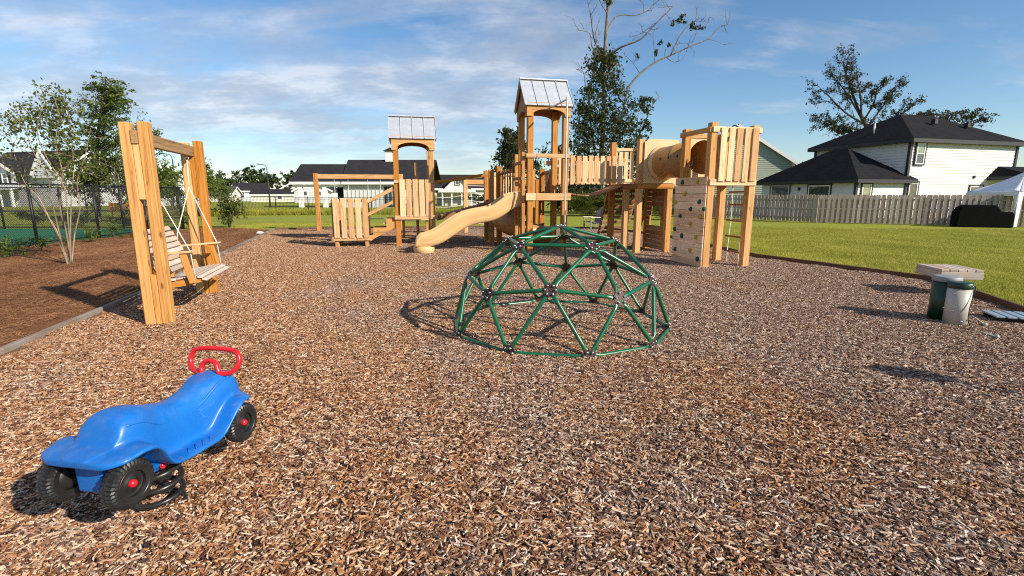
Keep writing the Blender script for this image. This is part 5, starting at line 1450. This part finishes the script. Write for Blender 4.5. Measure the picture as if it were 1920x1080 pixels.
slab_roof('porch_roof', [[gx0 - al_ * 5 + nn_ * 2.4 + ZZ * 2.5, gx0 + al_ * 7 + nn_ * 2.4 + ZZ * 2.5, gx0 + al_ * 7 + ZZ * 3.0, gx0 - al_ * 5 + ZZ * 3.0]], .2, M['siding_white'], lh)
for k in (-4.6, -1.6, 1.4, 4.2, 6.6): timber('porch_post', gx0 + al_ * k + nn_ * 2.1, gx0 + al_ * k + nn_ * 2.1 + ZZ * 2.4, .3, .3, lh, M['white_paint'], nn_, 0)
window(gx0 + al_ * 3.0 + ZZ * 1.2, al_, nn_, 1.4, 1.9, lh, trim='white_paint', split=False)
g2 = c_ + al_ * 6.6 + nn_ * .6
clap('gable_wall', g2 - al_ * 2.2, g2 + al_ * 2.2, 4.0, 7.6, nn_, M['siding_white'], lh, lambda x: 4.6 + 1.35 * (2.2 - abs(x - 2.2)), .3)
for s_ in (-1, 1): timber('rake_trim', g2 + nn_ * .1 + al_ * s_ * 2.4 + ZZ * 4.4, g2 + nn_ * .1 + ZZ * 7.7, .1, .3, lh, M['white_paint'], ZZ, 0)

# --- lamp posts
def lamp(label, px, pytop, pybase_Y, arm):
    p = at(px, 380, pybase_Y); p.z = 0; h = at(px, pytop, pybase_Y).z
    t = thing('lamp_post', label, 'lamp post', p[:])
    tube('pole', [p - ZZ * .1, p + ZZ * (h - .6)], [.10, .06], M['lamp_metal'], t, 8)
    tube('arm', smooth_path([p + ZZ * (h - .7), p + ZZ * (h - .15) + Vector((arm * .2, 0, 0)), p + ZZ * h + Vector((arm, 0, 0))], 5), .04, M['lamp_metal'], t, 7)
    timber('lamp_head', p + ZZ * h + Vector((arm * .9, 0, 0)), p + ZZ * (h + .02) + Vector((arm * 1.4, 0, 0)), .22, .09, t, M['lamp_metal'], ZZ, .02)
lamp('dark street lamp with a curved arm rising above the far houses', 506, 308, 66, -.9)
lamp('dark street lamp seen between the posts of the bench swing frame', 333, 288, 60, -1.0)

# --- black aluminium fence along the far lawn
def bar_fence(label, a, b, h, pitch, r_):
    a = Vector((a[0], a[1], 0)); b = Vector((b[0], b[1], 0)); L = (b - a).length; d = (b - a) / L
    t = thing('metal_fence', label, 'fence', a[:])
    n = int(L / 2.4)
    for i in range(n + 1): timber('post', a + d * L * i / n, a + d * L * i / n + ZZ * (h + .06), .06, .06, t, M['bracket'], d, 0)
    for z in (.15, h - .22, h - .04): timber('rail', a + ZZ * z, b + ZZ * z, .03, .035, t, M['bracket'], ZZ, 0)
    v, f = [], []; m_ = int(L / pitch)
    for i in range(m_):
        p = a + d * (L * (i + .5) / m_); bs = len(v); q = Vector((-d.y, d.x, 0))
        for z in (.04, h): v += [p - d * r_ - q * r_ + ZZ * z, p + d * r_ - q * r_ + ZZ * z, p + q * r_ + ZZ * z]
        f += [(bs, bs + 1, bs + 4, bs + 3), (bs + 1, bs + 2, bs + 5, bs + 4), (bs + 2, bs, bs + 3, bs + 5)]
    o = world_mesh('fence_bars', v, f, M['bracket'], t); o['kind'] = 'stuff'
bar_fence('thin black metal bar fence in front of the pool house', (-30, 40.5), (-2.0, 45.5), 1.45, .11, .010)

# --- black chain-link fence of the court
def chain_fence(label, a, b, h, posts):
    a = Vector((a[0], a[1], 0)); b = Vector((b[0], b[1], 0)); L = (b - a).length; d = (b - a) / L; q = Vector((-d.y, d.x, 0))
    t = thing('chain_link_fence', label, 'fence', a[:])
    for i in range(posts + 1): tube('post', [a + d * L * i / posts - ZZ * .1, a + d * L * i / posts + ZZ * (h + .05)], .045, M['bracket'], t, 8)
    for z in (h, .08): tube('rail', [a + ZZ * z, b + ZZ * z], .028, M['bracket'], t, 7)
    v, f = [], []; st_ = .085; r_ = .0042
    for sg in (-1, 1):
        k = -h
        while k < L + h:
            # diagonal wires clipped to the panel
            x0, z0, x1, z1 = k, .08, k + (h - .08), h
            if sg < 0: x0, x1 = x1, x0
            pts_ = []
            for x, z, xo_, zo_ in ((x0, z0, x1, z1), (x1, z1, x0, z0)):
                if x < 0: tt = (0 - x) / (xo_ - x); z = z + (zo_ - z) * tt; x = 0
                elif x > L: tt = (L - x) / (xo_ - x); z = z + (zo_ - z) * tt; x = L
                pts_.append((x, z))
            k += st_
            (xa, za), (xb, zb_) = pts_
            if not (0 <= xa <= L and 0 <= xb <= L) or abs(za - zb_) < .05 or not (.07 < za < h + .01) or not (.07 < zb_ < h + .01): continue
            pa_, pb_ = a + d * xa + ZZ * za, a + d * xb + ZZ * zb_
            tg = (pb_ - pa_).normalized(); s_ = tg.cross(q); bs = len(v)
            for p in (pa_, pb_): v += [p + s_ * r_, p - s_ * r_ * .5 + q * r_, p - s_ * r_ * .5 - q * r_]
            f += [(bs, bs + 1, bs + 4, bs + 3), (bs + 1, bs + 2, bs + 5, bs + 4), (bs + 2, bs, bs + 3, bs + 5)]
    o = world_mesh('wire_mesh', v, f, M['bracket'], t); o['kind'] = 'stuff'
chain_fence('black chain-link fence between the pine straw and the green court', (-15.7, 11.3), (-16.15, 22.1), 2.0, 4)
chain_fence('black chain-link fence along the back of the green court', (-16.2, 24.7), (-40, 24.9), 2.0, 8)
chain_fence('short black chain-link return fence at the court corner', (-16.17, 22.2), (-16.19, 24.6), 2.0, 1)
# orange construction barrier far beyond the court
ob_ = at(232, 380, 36); ob_.z = 0
br = thing('orange_barrier', 'orange mesh barrier beyond the court fence', 'barrier', ob_[:])
M['orange'] = plain('orange_mesh_plastic', (0.62, 0.26, 0.07), 0.7)
for i in range(3): timber('barrier_board', ob_ + ZZ * (.55 + .22 * i) - Vector((1.1, 0, 0)), ob_ + ZZ * (.55 + .22 * i) + Vector((1.1, .3, 0)), .03, .19, br, M['orange'], ZZ, 0)
for x in (-1.0, 1.0): timber('barrier_leg', ob_ + Vector((x, .1, 0)), ob_ + Vector((x, .1, 1.15)), .06, .06, br, M['orange'], (0, 1, 0), 0)

# ------------------------------------------------------------------ trees and shrubs
def leaf_mesh(name, centres, size, mat, parent, flat=.0):
    """one small bent leaf (two triangles sharing an edge, a quad) per centre"""
    C = np.array(centres); n = len(C)
    s = size * rng.uniform(.55, 1.35, n)
    base = np.array([(-.5, 0, 0), (0, -.27, .06), (.5, 0, 0), (0, .27, .06)])
    m = rot_mats(rng.uniform(0, 6.283, n), rng.normal(0, .75 * (1 - flat) + .15, n), rng.normal(0, .8 * (1 - flat) + .15, n))
    v = np.einsum('nij,kj->nki', m, base) * s[:, None, None] + C[:, None, :]
    o = C.mean(0)
    me = bpy.data.meshes.new(name)
    me.from_pydata((v.reshape(-1, 3) - o).tolist(), [], np.arange(n * 4).reshape(n, 4).tolist()); me.materials.append(mat); me.update()
    return add(name, me, parent, Matrix.Translation(Vector(o)))
def blob(c, r, n):
    """leaf positions in a ragged ellipsoid: small sprays scattered through its volume"""
    r = np.array(r); k = max(3, n // 16)
    d = rng.normal(size=(k, 3)); d /= np.linalg.norm(d, axis=1)[:, None]
    ctr = d * (rng.uniform(.0, 1.25, k) ** .55)[:, None] * r
    pick = rng.integers(0, k, n)
    return np.array(c) + ctr[pick] + rng.normal(size=(n, 3)) * (r * .13 + .03)
def limbs(name, lines, mat, parent, seg=6):
    v, f = [], []
    for pts_, r0, r1 in lines:
        pts_ = [Vector(p) for p in pts_]; n = len(pts_)
        if n < 2: continue
        vv, ff = sweep(pts_, [r0 + (r1 - r0) * i / (n - 1) for i in range(n)], seg)
        b = len(v); v += vv; f += [tuple(q + b for q in x) for x in ff]
    return world_mesh(name, v, f, mat, parent, True)
def grow(p, d, L, r, depth, lines, tips, spread=.6, up=.12, wob=.18, kids=(2, 3), shrink=.72, leaf_from=1):
    """simple recursive branching"""
    pts_ = [p]; q = p.copy(); dd = d.normalized(); n = 4
    for i in range(n):
        dd = (dd + Vector((rnd.gauss(0, wob), rnd.gauss(0, wob), rnd.gauss(0, wob) + up * .4))).normalized()
        q = q + dd * (L / n); pts_.append(q.copy())
    lines.append((pts_, r, r * .62))
    if depth <= leaf_from: tips += pts_[1:]
    if depth <= 0: return
    for k in range(rnd.randint(*kids)):
        i = rnd.choice((2, 3, 4, 4)); a = rnd.uniform(0, 6.283)
        side = dd.orthogonal().normalized(); side.rotate(Matrix.Rotation(a, 3, dd))
        nd = (dd + side * rnd.uniform(spread * .6, spread * 1.3) + ZZ * up).normalized()
        grow(pts_[i], nd, L * shrink * rnd.uniform(.75, 1.15), r * .62 * rnd.uniform(.7, 1), depth - 1, lines, tips, spread, up, wob, kids, shrink, leaf_from)
def tips_cloud(tips, per, rad):
    out = []
    for p in tips: out.append(np.array(p) + rng.normal(0, rad, (per, 3)))
    return np.concatenate(out)

# tall half-dead tree wrapped in creeper
YT = 44.0
def TP(px, py, dy=0.0): return at(px, py, YT + dy)
bt = thing('tall_tree', 'tall half-bare tree wrapped in dark creeper with long reaching limbs', 'tree', (TP(1128, 398).x, YT, 0))
L_ = []
def ln(pts_, r0, r1): L_.append((smooth_path([TP(*p) for p in pts_], 3), r0 * .8, r1 * .8))
tb0 = TP(1128, 398); tb0.z = 0
L_.append((smooth_path([tb0, TP(1126, 330), TP(1131, 230), TP(1133, 150), TP(1135, 80), TP(1139, 20), TP(1142, -60)], 4), .26, .09))
ln([(1124, 340), (1110, 250), (1104, 190, -.5), (1113, 130, -.6), (1118, 95, -.8), (1117, 60, -1)], .13, .05)
ln([(1133, 290), (1160, 240, .6), (1172, 190, .8), (1178, 165, 1), (1200, 138, 1.2), (1230, 116, 1.4), (1257, 104, 1.5), (1292, 88, 1.6), (1327, 73, 1.8), (1350, 50, 2), (1368, 46, 2.1)], .15, .03)
ln([(1133, 122), (1140, 107), (1165, 88, -.8), (1200, 74, -1.2), (1226, 48, -1.5), (1240, 34, -1.6), (1262, 12, -1.8)], .13, .03)
ln([(1136, 60), (1148, 40, .4), (1162, 28, .7), (1190, 29, .9), (1214, 20, 1.1), (1224, 10, 1.2)], .09, .025)
ln([(1138, 108), (1122, 98, -.3), (1110, 88, -.4), (1108, 70, -.5), (1102, 60, -.6), (1080, 56, -.8)], .08, .02)
ln([(1137, 110), (1116, 80, .5), (1110, 50, .6), (1106, 20, .7), (1098, -10, .8)], .08, .03)
ln([(1258, 104, 1.5), (1272, 72, 1.6), (1290, 48, 1.7), (1305, 40, 1.8), (1330, 42, 1.9)], .06, .02)
ln([(1257, 104, 1.5), (1266, 84, 1.5), (1297, 80, 1.4)], .045, .012)
ln([(1228, 118, 1.4), (1227, 95, 1.3), (1225, 60, 1.2), (1240, 50, 1.2)], .055, .014)
ln([(1250, 108, 1.5), (1262, 116, 1.5), (1278, 112, 1.6), (1290, 92, 1.6)], .045, .012)
ln([(1327, 73, 1.8), (1345, 78, 1.8), (1356, 84, 1.9)], .03, .01)
ln([(1200, 138, 1.2), (1188, 120, 1.0), (1175, 106, .9)], .05, .015)
ln([(1186, 76, -1), (1196, 66, -1), (1206, 60, -1)], .035, .01)
ln([(1108, 200, -.5), (1098, 165, -.7), (1094, 135, -.8), (1080, 130, -.9)], .06, .015)
ln([(1150, 330), (1175, 290, .8), (1200, 250, 1.4), (1222, 200, 1.8), (1236, 180, 2)], .12, .02)
ln([(1139, 20), (1150, 5, .3), (1170, -20, .6)], .07, .03)
ln([(1139, 25), (1128, 8, -.3), (1115, -20, -.6)], .06, .03)
tw_tips = []
for pts_, r0, r1 in list(L_)[1:]:
    for p in pts_[len(pts_) // 2:]:
        if rnd.random() < .55:
            d_ = Vector((rnd.gauss(.1, .6), rnd.gauss(0, .4), rnd.gauss(.35, .5))).normalized()
            grow(p.copy(), d_, rnd.uniform(.5, 1.3), .022, 1, L_, tw_tips, .7, .1, .25, (1, 3), .7, 0)
limbs('trunk', L_, M['bark_grey'], bt, 7)
prof_ = [(88, 1124, 1150), (120, 1106, 1152), (150, 1108, 1162), (185, 1088, 1178), (225, 1080, 1185), (265, 1078, 1195), (300, 1076, 1205), (345, 1074, 1230), (385, 1070, 1235)]
cl = []
for i in range(1150):
    y = rnd.uniform(92, 385) if i % 4 else rnd.uniform(200, 330)
    for (ya, la, ra), (yb, lb, rb) in zip(prof_[:-1], prof_[1:]):
        if ya <= y <= yb:
            k = (y - ya) / (yb - ya); lo_, hi_ = la + (lb - la) * k, ra + (rb - ra) * k
    x = lo_ + (hi_ - lo_) * (.5 + .5 * math.copysign(abs(rnd.uniform(-1, 1)) ** .8, rnd.uniform(-1, 1)))
    if math.sin(x * .19 + 1.7) * math.sin(y * .145 + x * .05) < (.0 if y < 200 else -.16 if y < 310 else -.4): continue
    s_ = rnd.uniform(.2, .45)
    cl.append(np.array(TP(x, y, rnd.uniform(-1.3, 1.3))) + rng.normal(size=(rnd.randint(10, 26), 3)) * (s_, s_, s_ * .7))
for x, y, dy, rx, ry, rz, n in ((1200, 205, 1.2, 1.0, .8, .7, 260), (1218, 186, 1.4, .9, .6, .3, 130), (1208, 240, 1.2, 1.0, .8, .9, 300), (1195, 275, 1, 1.0, .9, .9, 300), (1205, 300, .8, 1.0, 1, .8, 240),
    (1283, 36, 1.7, .6, .4, .35, 90), (1262, 48, 1.5, .3, .3, .3, 40), (1248, 82, 1.4, .45, .3, .3, 40), (1305, 48, 1.8, .8, .5, .5, 90), (1195, 105, .9, .2, .2, .2, 20), (1230, 98, 1.3, .2, .2, .2, 20), (1140, 2, 0, .5, .4, .4, 90)):
    cl.append(blob(TP(x, y, dy), (rx, ry, rz), n))
leaf_mesh('crown', np.concatenate(cl), .27, M['leaf_dark'], bt)

def crown_tree(name, label, base, h, trunk_r, clusters, leaf, size, barkm, tilt=(0, 0), depth=3, per=10, rad=.5, grow_args=None, top_from=.35):
    """tree with a grown limb skeleton; leaves gather at the twigs and in extra clusters"""
    base = Vector((base[0], base[1], 0))
    t = thing(name, label, 'tree', base[:])
    lines, tips = [], []
    top = base + Vector((tilt[0], tilt[1], h * .55))
    tr = smooth_path([base - ZZ * .1, base.lerp(top, .5) + Vector((rnd.uniform(-.2, .2), 0, 0)), top], 4)
    lines.append((tr, trunk_r, trunk_r * .6))
    ga = dict(spread=.75, up=.14, wob=.16, kids=(2, 4), shrink=.74, leaf_from=1)
    ga.update(grow_args or {})
    for i in range(6):
        k = top_from + (1 - top_from) * i / 5
        p = tr[min(len(tr) - 1, int(k * (len(tr) - 1)))]
        a = i * 2.4 + rnd.uniform(-.3, .3)
        d_ = Vector((math.cos(a), math.sin(a), .9 + i * .25)).normalized()
        grow(p.copy(), d_, h * .24 * rnd.uniform(.8, 1.2), trunk_r * .5, depth, lines, tips, **ga)
    limbs('trunk', lines, M[barkm], t, 5)
    pts_ = [tips_cloud(tips, per, rad)] if per else []
    pts_ += [blob(c, r_, n) for c, r_, n in clusters]
    leaf_mesh('crown', np.concatenate(pts_), size, M[leaf], t)
    return t
# dark oak between the towers
ox = at(948, 390, 58); 
crown_tree('oak_tree', 'dark rounded oak standing behind the tall roofed tower', (at(955, 390, 58).x, 58), 8.5, .3,
           [(at(x, y, 58 + dy), (rx, 1.4, rz), n) for x, y, dy, rx, rz, n in ((958, 262, 0, 1.2, 1.3, 700), (945, 290, 0, 1.1, 1.2, 600), (972, 285, 0, 1.6, 1.6, 700), (965, 315, 0, 2.0, 1.4, 800), (1005, 315, 0, 2.2, 1.1, 500), (1045, 290, 0, 1.8, 1.3, 500), (1060, 330, 0, 2.2, 1.4, 600), (948, 245, 0, .7, .7, 200))],
           'leaf_dark', .36, 'bark_dark', (0, 0), 2, 6, .4)
# sparse oak behind the white house
so = at(1625, 270, 58); sb_ = Vector((so.x, 58, 0))
t = thing('oak_tree', 'sparse spreading oak rising above the white house roof', 'tree', sb_[:])
lines, tips = [], []
lines.append((smooth_path([sb_, sb_ + ZZ * 4, at(1628, 255, 58), at(1612, 212, 58)], 4), .36, .2))
ga = dict(spread=.55, up=.05, wob=.20, kids=(2, 4), shrink=.70, leaf_from=2)
for (x, y), (x2, y2), r_ in (((1612, 215), (1583, 128), .18), ((1620, 232), (1552, 178), .13), ((1624, 245), (1548, 232), .12), ((1614, 218), (1606, 140), .13), ((1626, 240), (1672, 178), .13), ((1628, 248), (1702, 205), .13), ((1628, 252), (1700, 232), .11), ((1610, 212), (1570, 150), .12), ((1628, 255), (1585, 246), .11), ((1620, 225), (1645, 162), .12)):
    a, b = at(x, y, 58), at(x2, y2, 58 + rnd.uniform(-2, 2))
    L1 = (b - a).length
    mid = (a + b) / 2 + Vector((rnd.uniform(-.4, .4), 0, rnd.uniform(-.3, .3)))
    pth = smooth_path([a, mid, b], 5); lines.append((pth, r_, .05))
    for q in pth[3:]:
        d_ = ((b - a).normalized() + Vector((rnd.gauss(0, .5), rnd.gauss(0, .5), rnd.gauss(.1, .4)))).normalized()
        grow(q.copy(), d_, L1 * .26, .04, 2, lines, tips, **ga)
limbs('trunk', lines, M['bark_dark'], t, 5)
leaf_mesh('crown', np.concatenate([tips_cloud([q for q in tips if rnd.random() < .62], 3, .13)] + [blob(at(x, y, 58), (rx, 1.2, rz), n) for x, y, rx, rz, n in ((1590, 235, 2.2, .9, 300), (1650, 240, 2.4, .9, 340), (1560, 232, 1.0, .5, 120), (1690, 225, 1.6, .8, 240))]), .23, M['leaf_sparse'], t)
# rounded crowns behind the ridge
crown_tree('oak_tree', 'broad dark oak crown showing beyond the ridge of the white house', (at(1790, 300, 66).x, 66), 10.2, .35,
           [(at(x, y, 66 + dy), (rx, 1.8, rz), n) for x, y, dy, rx, rz, n in ((1735, 218, 0, 2.2, .8, 420), (1770, 226, 0, 2.4, 1.0, 480), (1808, 216, 0, 1.9, .9, 400), (1832, 226, 0, 1.6, 1.1, 400), (1700, 228, 0, 2, .9, 350))], 'leaf_sparse', .34, 'bark_dark', (0, 0), 2, 2, .5)
crown_tree('oak_tree', 'small dark tree beside the sage green house', (at(1510, 330, 70).x, 70), 5.2, .2,
           [(at(x, y, 70), (rx, 1.4, rz), n) for x, y, rx, rz, n in ((1498, 318, 1.4, .8, 300), (1520, 312, 1.6, .9, 350), (1545, 320, 1.3, .8, 250))], 'leaf_dark', .32, 'bark_dark', (0, 0), 2, 2, .4)
# layered conifer beyond the court
cy = 31.0
cn = at(182, 400, cy); t = thing('cypress_tree', 'tall feathery green tree with layered sprays beyond the court', 'tree', (cn.x, cy, 0))
lines, tips = [], []
lines.append((smooth_path([Vector((cn.x, cy, -.1)), at(180, 320, cy), at(186, 230, cy), at(200, 145, cy)], 5), .17, .04))
cl = []
for i in range(110):
    k = rnd.random() ** .8; py = 148 + 195 * k
    cx2 = 186 + (200 - 186) * (1 - k)
    dx = rnd.uniform(-1, 1) * (38 + 42 * k * (1 - .25 * k)) ; 
    a, b = at(cx2, py + 14, cy), at(cx2 + dx, py - 6 + rnd.uniform(-8, 10), cy + rnd.uniform(-1.5, 1.5))
    lines.append((smooth_path([a, (a + b) / 2 + ZZ * .15, b], 3), .035, .01))
    for j in range(3): cl.append(blob(a.lerp(b, .5 + .25 * j), (.50, .50, .16), 46))
limbs('trunk', lines, M['bark_grey'], t, 5)
leaf_mesh('crown', np.concatenate(cl), .14, M['leaf_shrub'], t, .4)
# second tree of the same stand, lower and to its right, behind the swing frame
for lab, px, top, Y_, wd, leafm in (('leafy young tree behind the top beam of the bench swing', 272, 212, 33, 40, 'leaf_mid'), ('dense green tree behind the near posts of the swing frame', 235, 285, 30, 75, 'leaf_mid'), ('low bushy tree at the court corner behind the chain-link fence', 165, 300, 31, 75, 'leaf_mid'),
                              ('young tree with olive leaves right of the bench swing', 378, 285, 34, 34, 'leaf_shrub'), ('small leafy tree between the swing ropes', 322, 300, 30, 26, 'leaf_shrub'), ('young olive-green tree beside the dark upright shrub', 412, 318, 38, 30, 'leaf_shrub'), ('slim young tree left of the swing ropes', 300, 295, 27, 20, 'leaf_shrub')):
    zt_ = at(px, top, Y_).z; bxp = at(px, 400, Y_).x
    crown_tree('young_tree', lab, (bxp, Y_), zt_ * 1.02, .055, [(at(px + rnd.uniform(-.6, .6) * wd, top + 25 + rnd.uniform(0, 1) * (375 - top - 25) * .8, Y_ + rnd.uniform(-.5, .5)), (wd / _f * Y_ * .42, .5, .40), 66) for i in range(24)], leafm, .15, 'bark_grey', (0, 0), 2, 2, .2)
# crepe myrtle with many pale stems
mb = gnd(131, 498); t = thing('crepe_myrtle', 'multi-stemmed crepe myrtle with pale bare stems in the pine straw', 'tree', mb[:])
lines, tips = [], []
for (x0, y0, pts_, r0) in ((128, 498, [(118, 470), (95, 415), (72, 370), (48, 345), (30, 300), (18, 250)], .035), (126, 497, [(112, 440), (98, 380), (88, 330), (60, 280), (45, 230)], .03), (131, 498, [(125, 440), (112, 385), (118, 330), (105, 270), (110, 215), (100, 180)], .035), (133, 498, [(132, 430), (134, 370), (138, 310), (132, 240), (125, 190)], .03),
                          (134, 497, [(140, 440), (150, 390), (145, 340), (160, 290), (170, 240)], .03), (130, 498, [(105, 430), (70, 380), (20, 330), (-20, 290), (-40, 260)], .028), (133, 498, [(128, 420), (120, 350), (90, 300), (70, 250), (80, 200)], .026)):
    Yb = mb.y + rnd.uniform(-.15, .15); spread_ = rnd.uniform(-.9, .9)
    P_ = [gnd(x0, y0)] + [at(x, y, Yb + spread_ * (i + 1) / len(pts_)) for i, (x, y) in enumerate(pts_)]
    sp2 = smooth_path(P_, 4); lines.append((sp2, r0 * .58, .005))
    for q in sp2[len(sp2) // 2:]:
        if rnd.random() < .5: grow(q.copy(), Vector((rnd.gauss(0, .6), rnd.gauss(0, .6), .25)), rnd.uniform(.25, .5), .006, 1, lines, tips, .6, .1, .2, (1, 3), .7, 1)
limbs('trunk', lines, M['bark_myrtle'], t, 6)
pts_ = [tips_cloud([p for p in tips if rnd.random() < .40], 4, .09)] + [blob(at(x, y, mb.y + dy), (rx, .35, rz), n) for x, y, dy, rx, rz, n in ((105, 190, .2, .3, .3, 260), (112, 235, 0, .40, .5, 520), (30, 215, .3, .55, .22, 220), (118, 290, .2, .40, .45, 400), (95, 250, -.2, .36, .36, 280), (60, 215, 0, .4, .2, 90), (145, 300, .4, .25, .3, 90), (10, 235, 0, .4, .15, 70))]
leaf_mesh('crown', np.concatenate(pts_), .085, M['leaf_myrtle'], t)

# shrubs
def shrub(name, label, base, w, h, leaf, size, n, cat='shrub', group=None, lump=7):
    base = Vector((base[0], base[1], 0)); t = thing(name, label, cat, base[:], group)
    lines = []
    for i in range(6):
        a = rnd.uniform(0, 6.283)
        lines.append((smooth_path([base, base + Vector((math.cos(a) * w * .2, math.sin(a) * w * .2, h * .5)), base + Vector((math.cos(a) * w * .42, math.sin(a) * w * .42, h * .9))], 2), .012 * h + .004, .004))
    limbs('stems', lines, M['bark_dark'], t, 4)
    cl = [blob(base + Vector((rnd.gauss(0, .22) * w, rnd.gauss(0, .22) * w, h * rnd.uniform(.28, .78))), (w * .28, w * .28, h * .26), n // lump) for i in range(lump)]
    C = np.concatenate(cl); C[:, 2] = np.clip(C[:, 2], .03, None)
    leaf_mesh('foliage', C, size, M[leaf], t)
sh_ = [('rounded shrub with dark leaves standing alone at the end of the pine straw', gnd(430, 428), 1.5, 1.75, 'leaf_mid', .12, 1500),
       ('small bright green shrub at the very edge of the straw bed by the court', gnd(15, 484), .55, .55, 'leaf_shrub', .07, 420),
       ('small bright green shrub left of the crepe myrtle', gnd(76, 474), .42, .45, 'leaf_shrub', .06, 340),
       ('small bright green shrub right behind the crepe myrtle stems', gnd(128, 462), .42, .42, 'leaf_shrub', .06, 260),
       ('slim bright green shrub beside the chain-link fence post', gnd(172, 456), .5, .62, 'leaf_shrub', .07, 380),
       ('small bright green shrub nearest the bench swing', gnd(213, 447), .55, .55, 'leaf_shrub', .07, 360),
       ('dark purple-leaved shrub beyond the court opposite the crepe myrtle', Vector((at(150, 400, 27).x, 27, 0)), 1.5, .8, 'leaf_dark', .13, 500),
       ('dark low shrub beyond the court at the picture edge', Vector((at(62, 400, 28).x, 28, 0)), 1.6, .85, 'leaf_dark', .13, 500),
       ('dark low shrub behind the near posts of the swing frame', Vector((at(240, 400, 27).x, 27, 0)), 1.5, .9, 'leaf_dark', .13, 500),
       ('small dark shrub between the two swing posts on the far lawn edge', Vector((at(352, 400, 25).x, 25, 0)), .8, .7, 'leaf_mid', .1, 300)]
for lab, b_, w_, h_, lf_, sz, n_ in sh_: shrub('shrub', lab, b_, w_, h_, lf_, sz, n_)
# saw palmetto clumps and undergrowth before the shaded fence
def palmetto(label, base, r_, n):
    t = thing('palmetto', label, 'palmetto', base[:])
    v, f = [], []
    for i in range(n):
        a = rnd.uniform(0, 6.283); e_ = rnd.uniform(.25, 1.25); L1 = r_ * rnd.uniform(.6, 1.05)
        o = base + Vector((rnd.gauss(0, .3), rnd.gauss(0, .3), .1))
        d_ = Vector((math.cos(a) * math.cos(e_), math.sin(a) * math.cos(e_), math.sin(e_)))
        hub_ = o + d_ * L1 * .55; s_ = d_.cross(ZZ).normalized(); u_ = s_.cross(d_)
        b = len(v); v += [o + s_ * .008, o - s_ * .008, hub_]; f.append((b, b + 1, b + 2))
        for k in range(9):
            an = (k - 4) * .28; dd = d_ * math.cos(an) + s_ * math.sin(an); tip = hub_ + dd * L1 * .5 - ZZ * .05 * abs(k - 4) * .3
            w_ = (s_ * math.cos(an) - d_ * math.sin(an)) * .022 * r_
            b = len(v); v += [hub_, hub_ + dd * L1 * .25 + w_, tip, hub_ + dd * L1 * .25 - w_ + u_ * .01]; f.append((b, b + 1, b + 2, b + 3))
    world_mesh('fronds', v, f, M['leaf_mid'], t)
palmetto('large saw palmetto clump behind the garden chair', gnd(1103, 405) * 1.0, 2.3, 70)
palmetto('saw palmetto clump right of the garden chair below the bridge', gnd(1150, 405), 2.0, 55)
palmetto('saw palmetto clump seen through the arched playhouse window', gnd(1238, 412), 1.9, 50)
for lab, px, Y_, w_, h_ in (('dark evergreen bush beneath the creeper-wrapped tree', 1105, 45, 4.5, 3.0), ('dark evergreen bush behind the leaning climbing wall', 1180, 44, 4.5, 2.6), ('dark evergreen bush at the far end of the shaded fence', 1060, 50, 3.5, 2.6), ('dark evergreen bush behind the tunnel tower', 1235, 42, 3.5, 2.2)):
    shrub('evergreen_bush', lab, (at(px, 400, Y_).x, Y_), w_, h_, 'leaf_dark', .28, 1700, 'bush', None, 12)
shrub('shrub', 'rounded shrub in front of the white farmhouse', (at(900, 390, 70).x, 70), 4.0, 2.2, 'leaf_dark', .3, 700)
# hedge-like bank of tall grass under the metal fence
# far pine wood behind the houses
pw = thing('pine_wood', 'dark distant pine wood behind the row of houses', 'wood', (xat(450, 165), 165, 0)); pw['kind'] = 'stuff'
lines, cl = [], []
for i in range(120):
    px = rnd.uniform(150, 575); Y_ = rnd.uniform(140, 185); top = rnd.uniform(315, 338) + (8 if px > 540 else 0)
    b_ = at(px, 380, Y_); h_ = at(px, top, Y_).z
    p = Vector((b_.x, Y_, 0)); lines.append(([p, p + ZZ * h_ * .95], .16, .05))
    for j in range(5): cl.append(blob(p + Vector((rnd.gauss(0, .7), rnd.gauss(0, .7), h_ * rnd.uniform(.5, .97))), (1.5, 1.5, 1.2), 42))
limbs('trunks', lines, M['bark_dark'], pw, 4)
leaf_mesh('crowns', np.concatenate(cl), .75, M['leaf_pine'], pw)
# distant tree line between the towers and to the east
tl = thing('far_trees', 'faint distant tree line on the horizon', 'wood', (0, 230, 0)); tl['kind'] = 'stuff'
cl = []
for i in range(150):
    px = rnd.uniform(575, 1500) if i % 3 else rnd.uniform(-300, 250); Y_ = rnd.uniform(200, 240); h_ = rnd.uniform(4, 8.5)
    b_ = at(px, 380, Y_)
    cl.append(blob((b_.x, Y_, h_ * .5), (4, 3, h_ * .5), 110))
leaf_mesh('crowns', np.concatenate(cl), 1.2, M['leaf_pine'], tl)
# tall rough grass along the metal fence
rg = strip_tile('rough_grass_tile', 260, .18, .45, .012, M['grass'], False, curl=.3)
rp = [(rnd.uniform(-30, 0), 0) for i in range(700)]
rp = [(x, 40.5 + (x + 30) / 28 * 5 + rnd.uniform(-1.2, .9)) for x, _ in rp]
scatter('rough_grass', 'tall rough grass growing along the black metal fence', 'grass', [rg], rp, [rnd.uniform(0, 6.28) for _ in rp], [rnd.uniform(.7, 1.5) for _ in rp], 0.0)
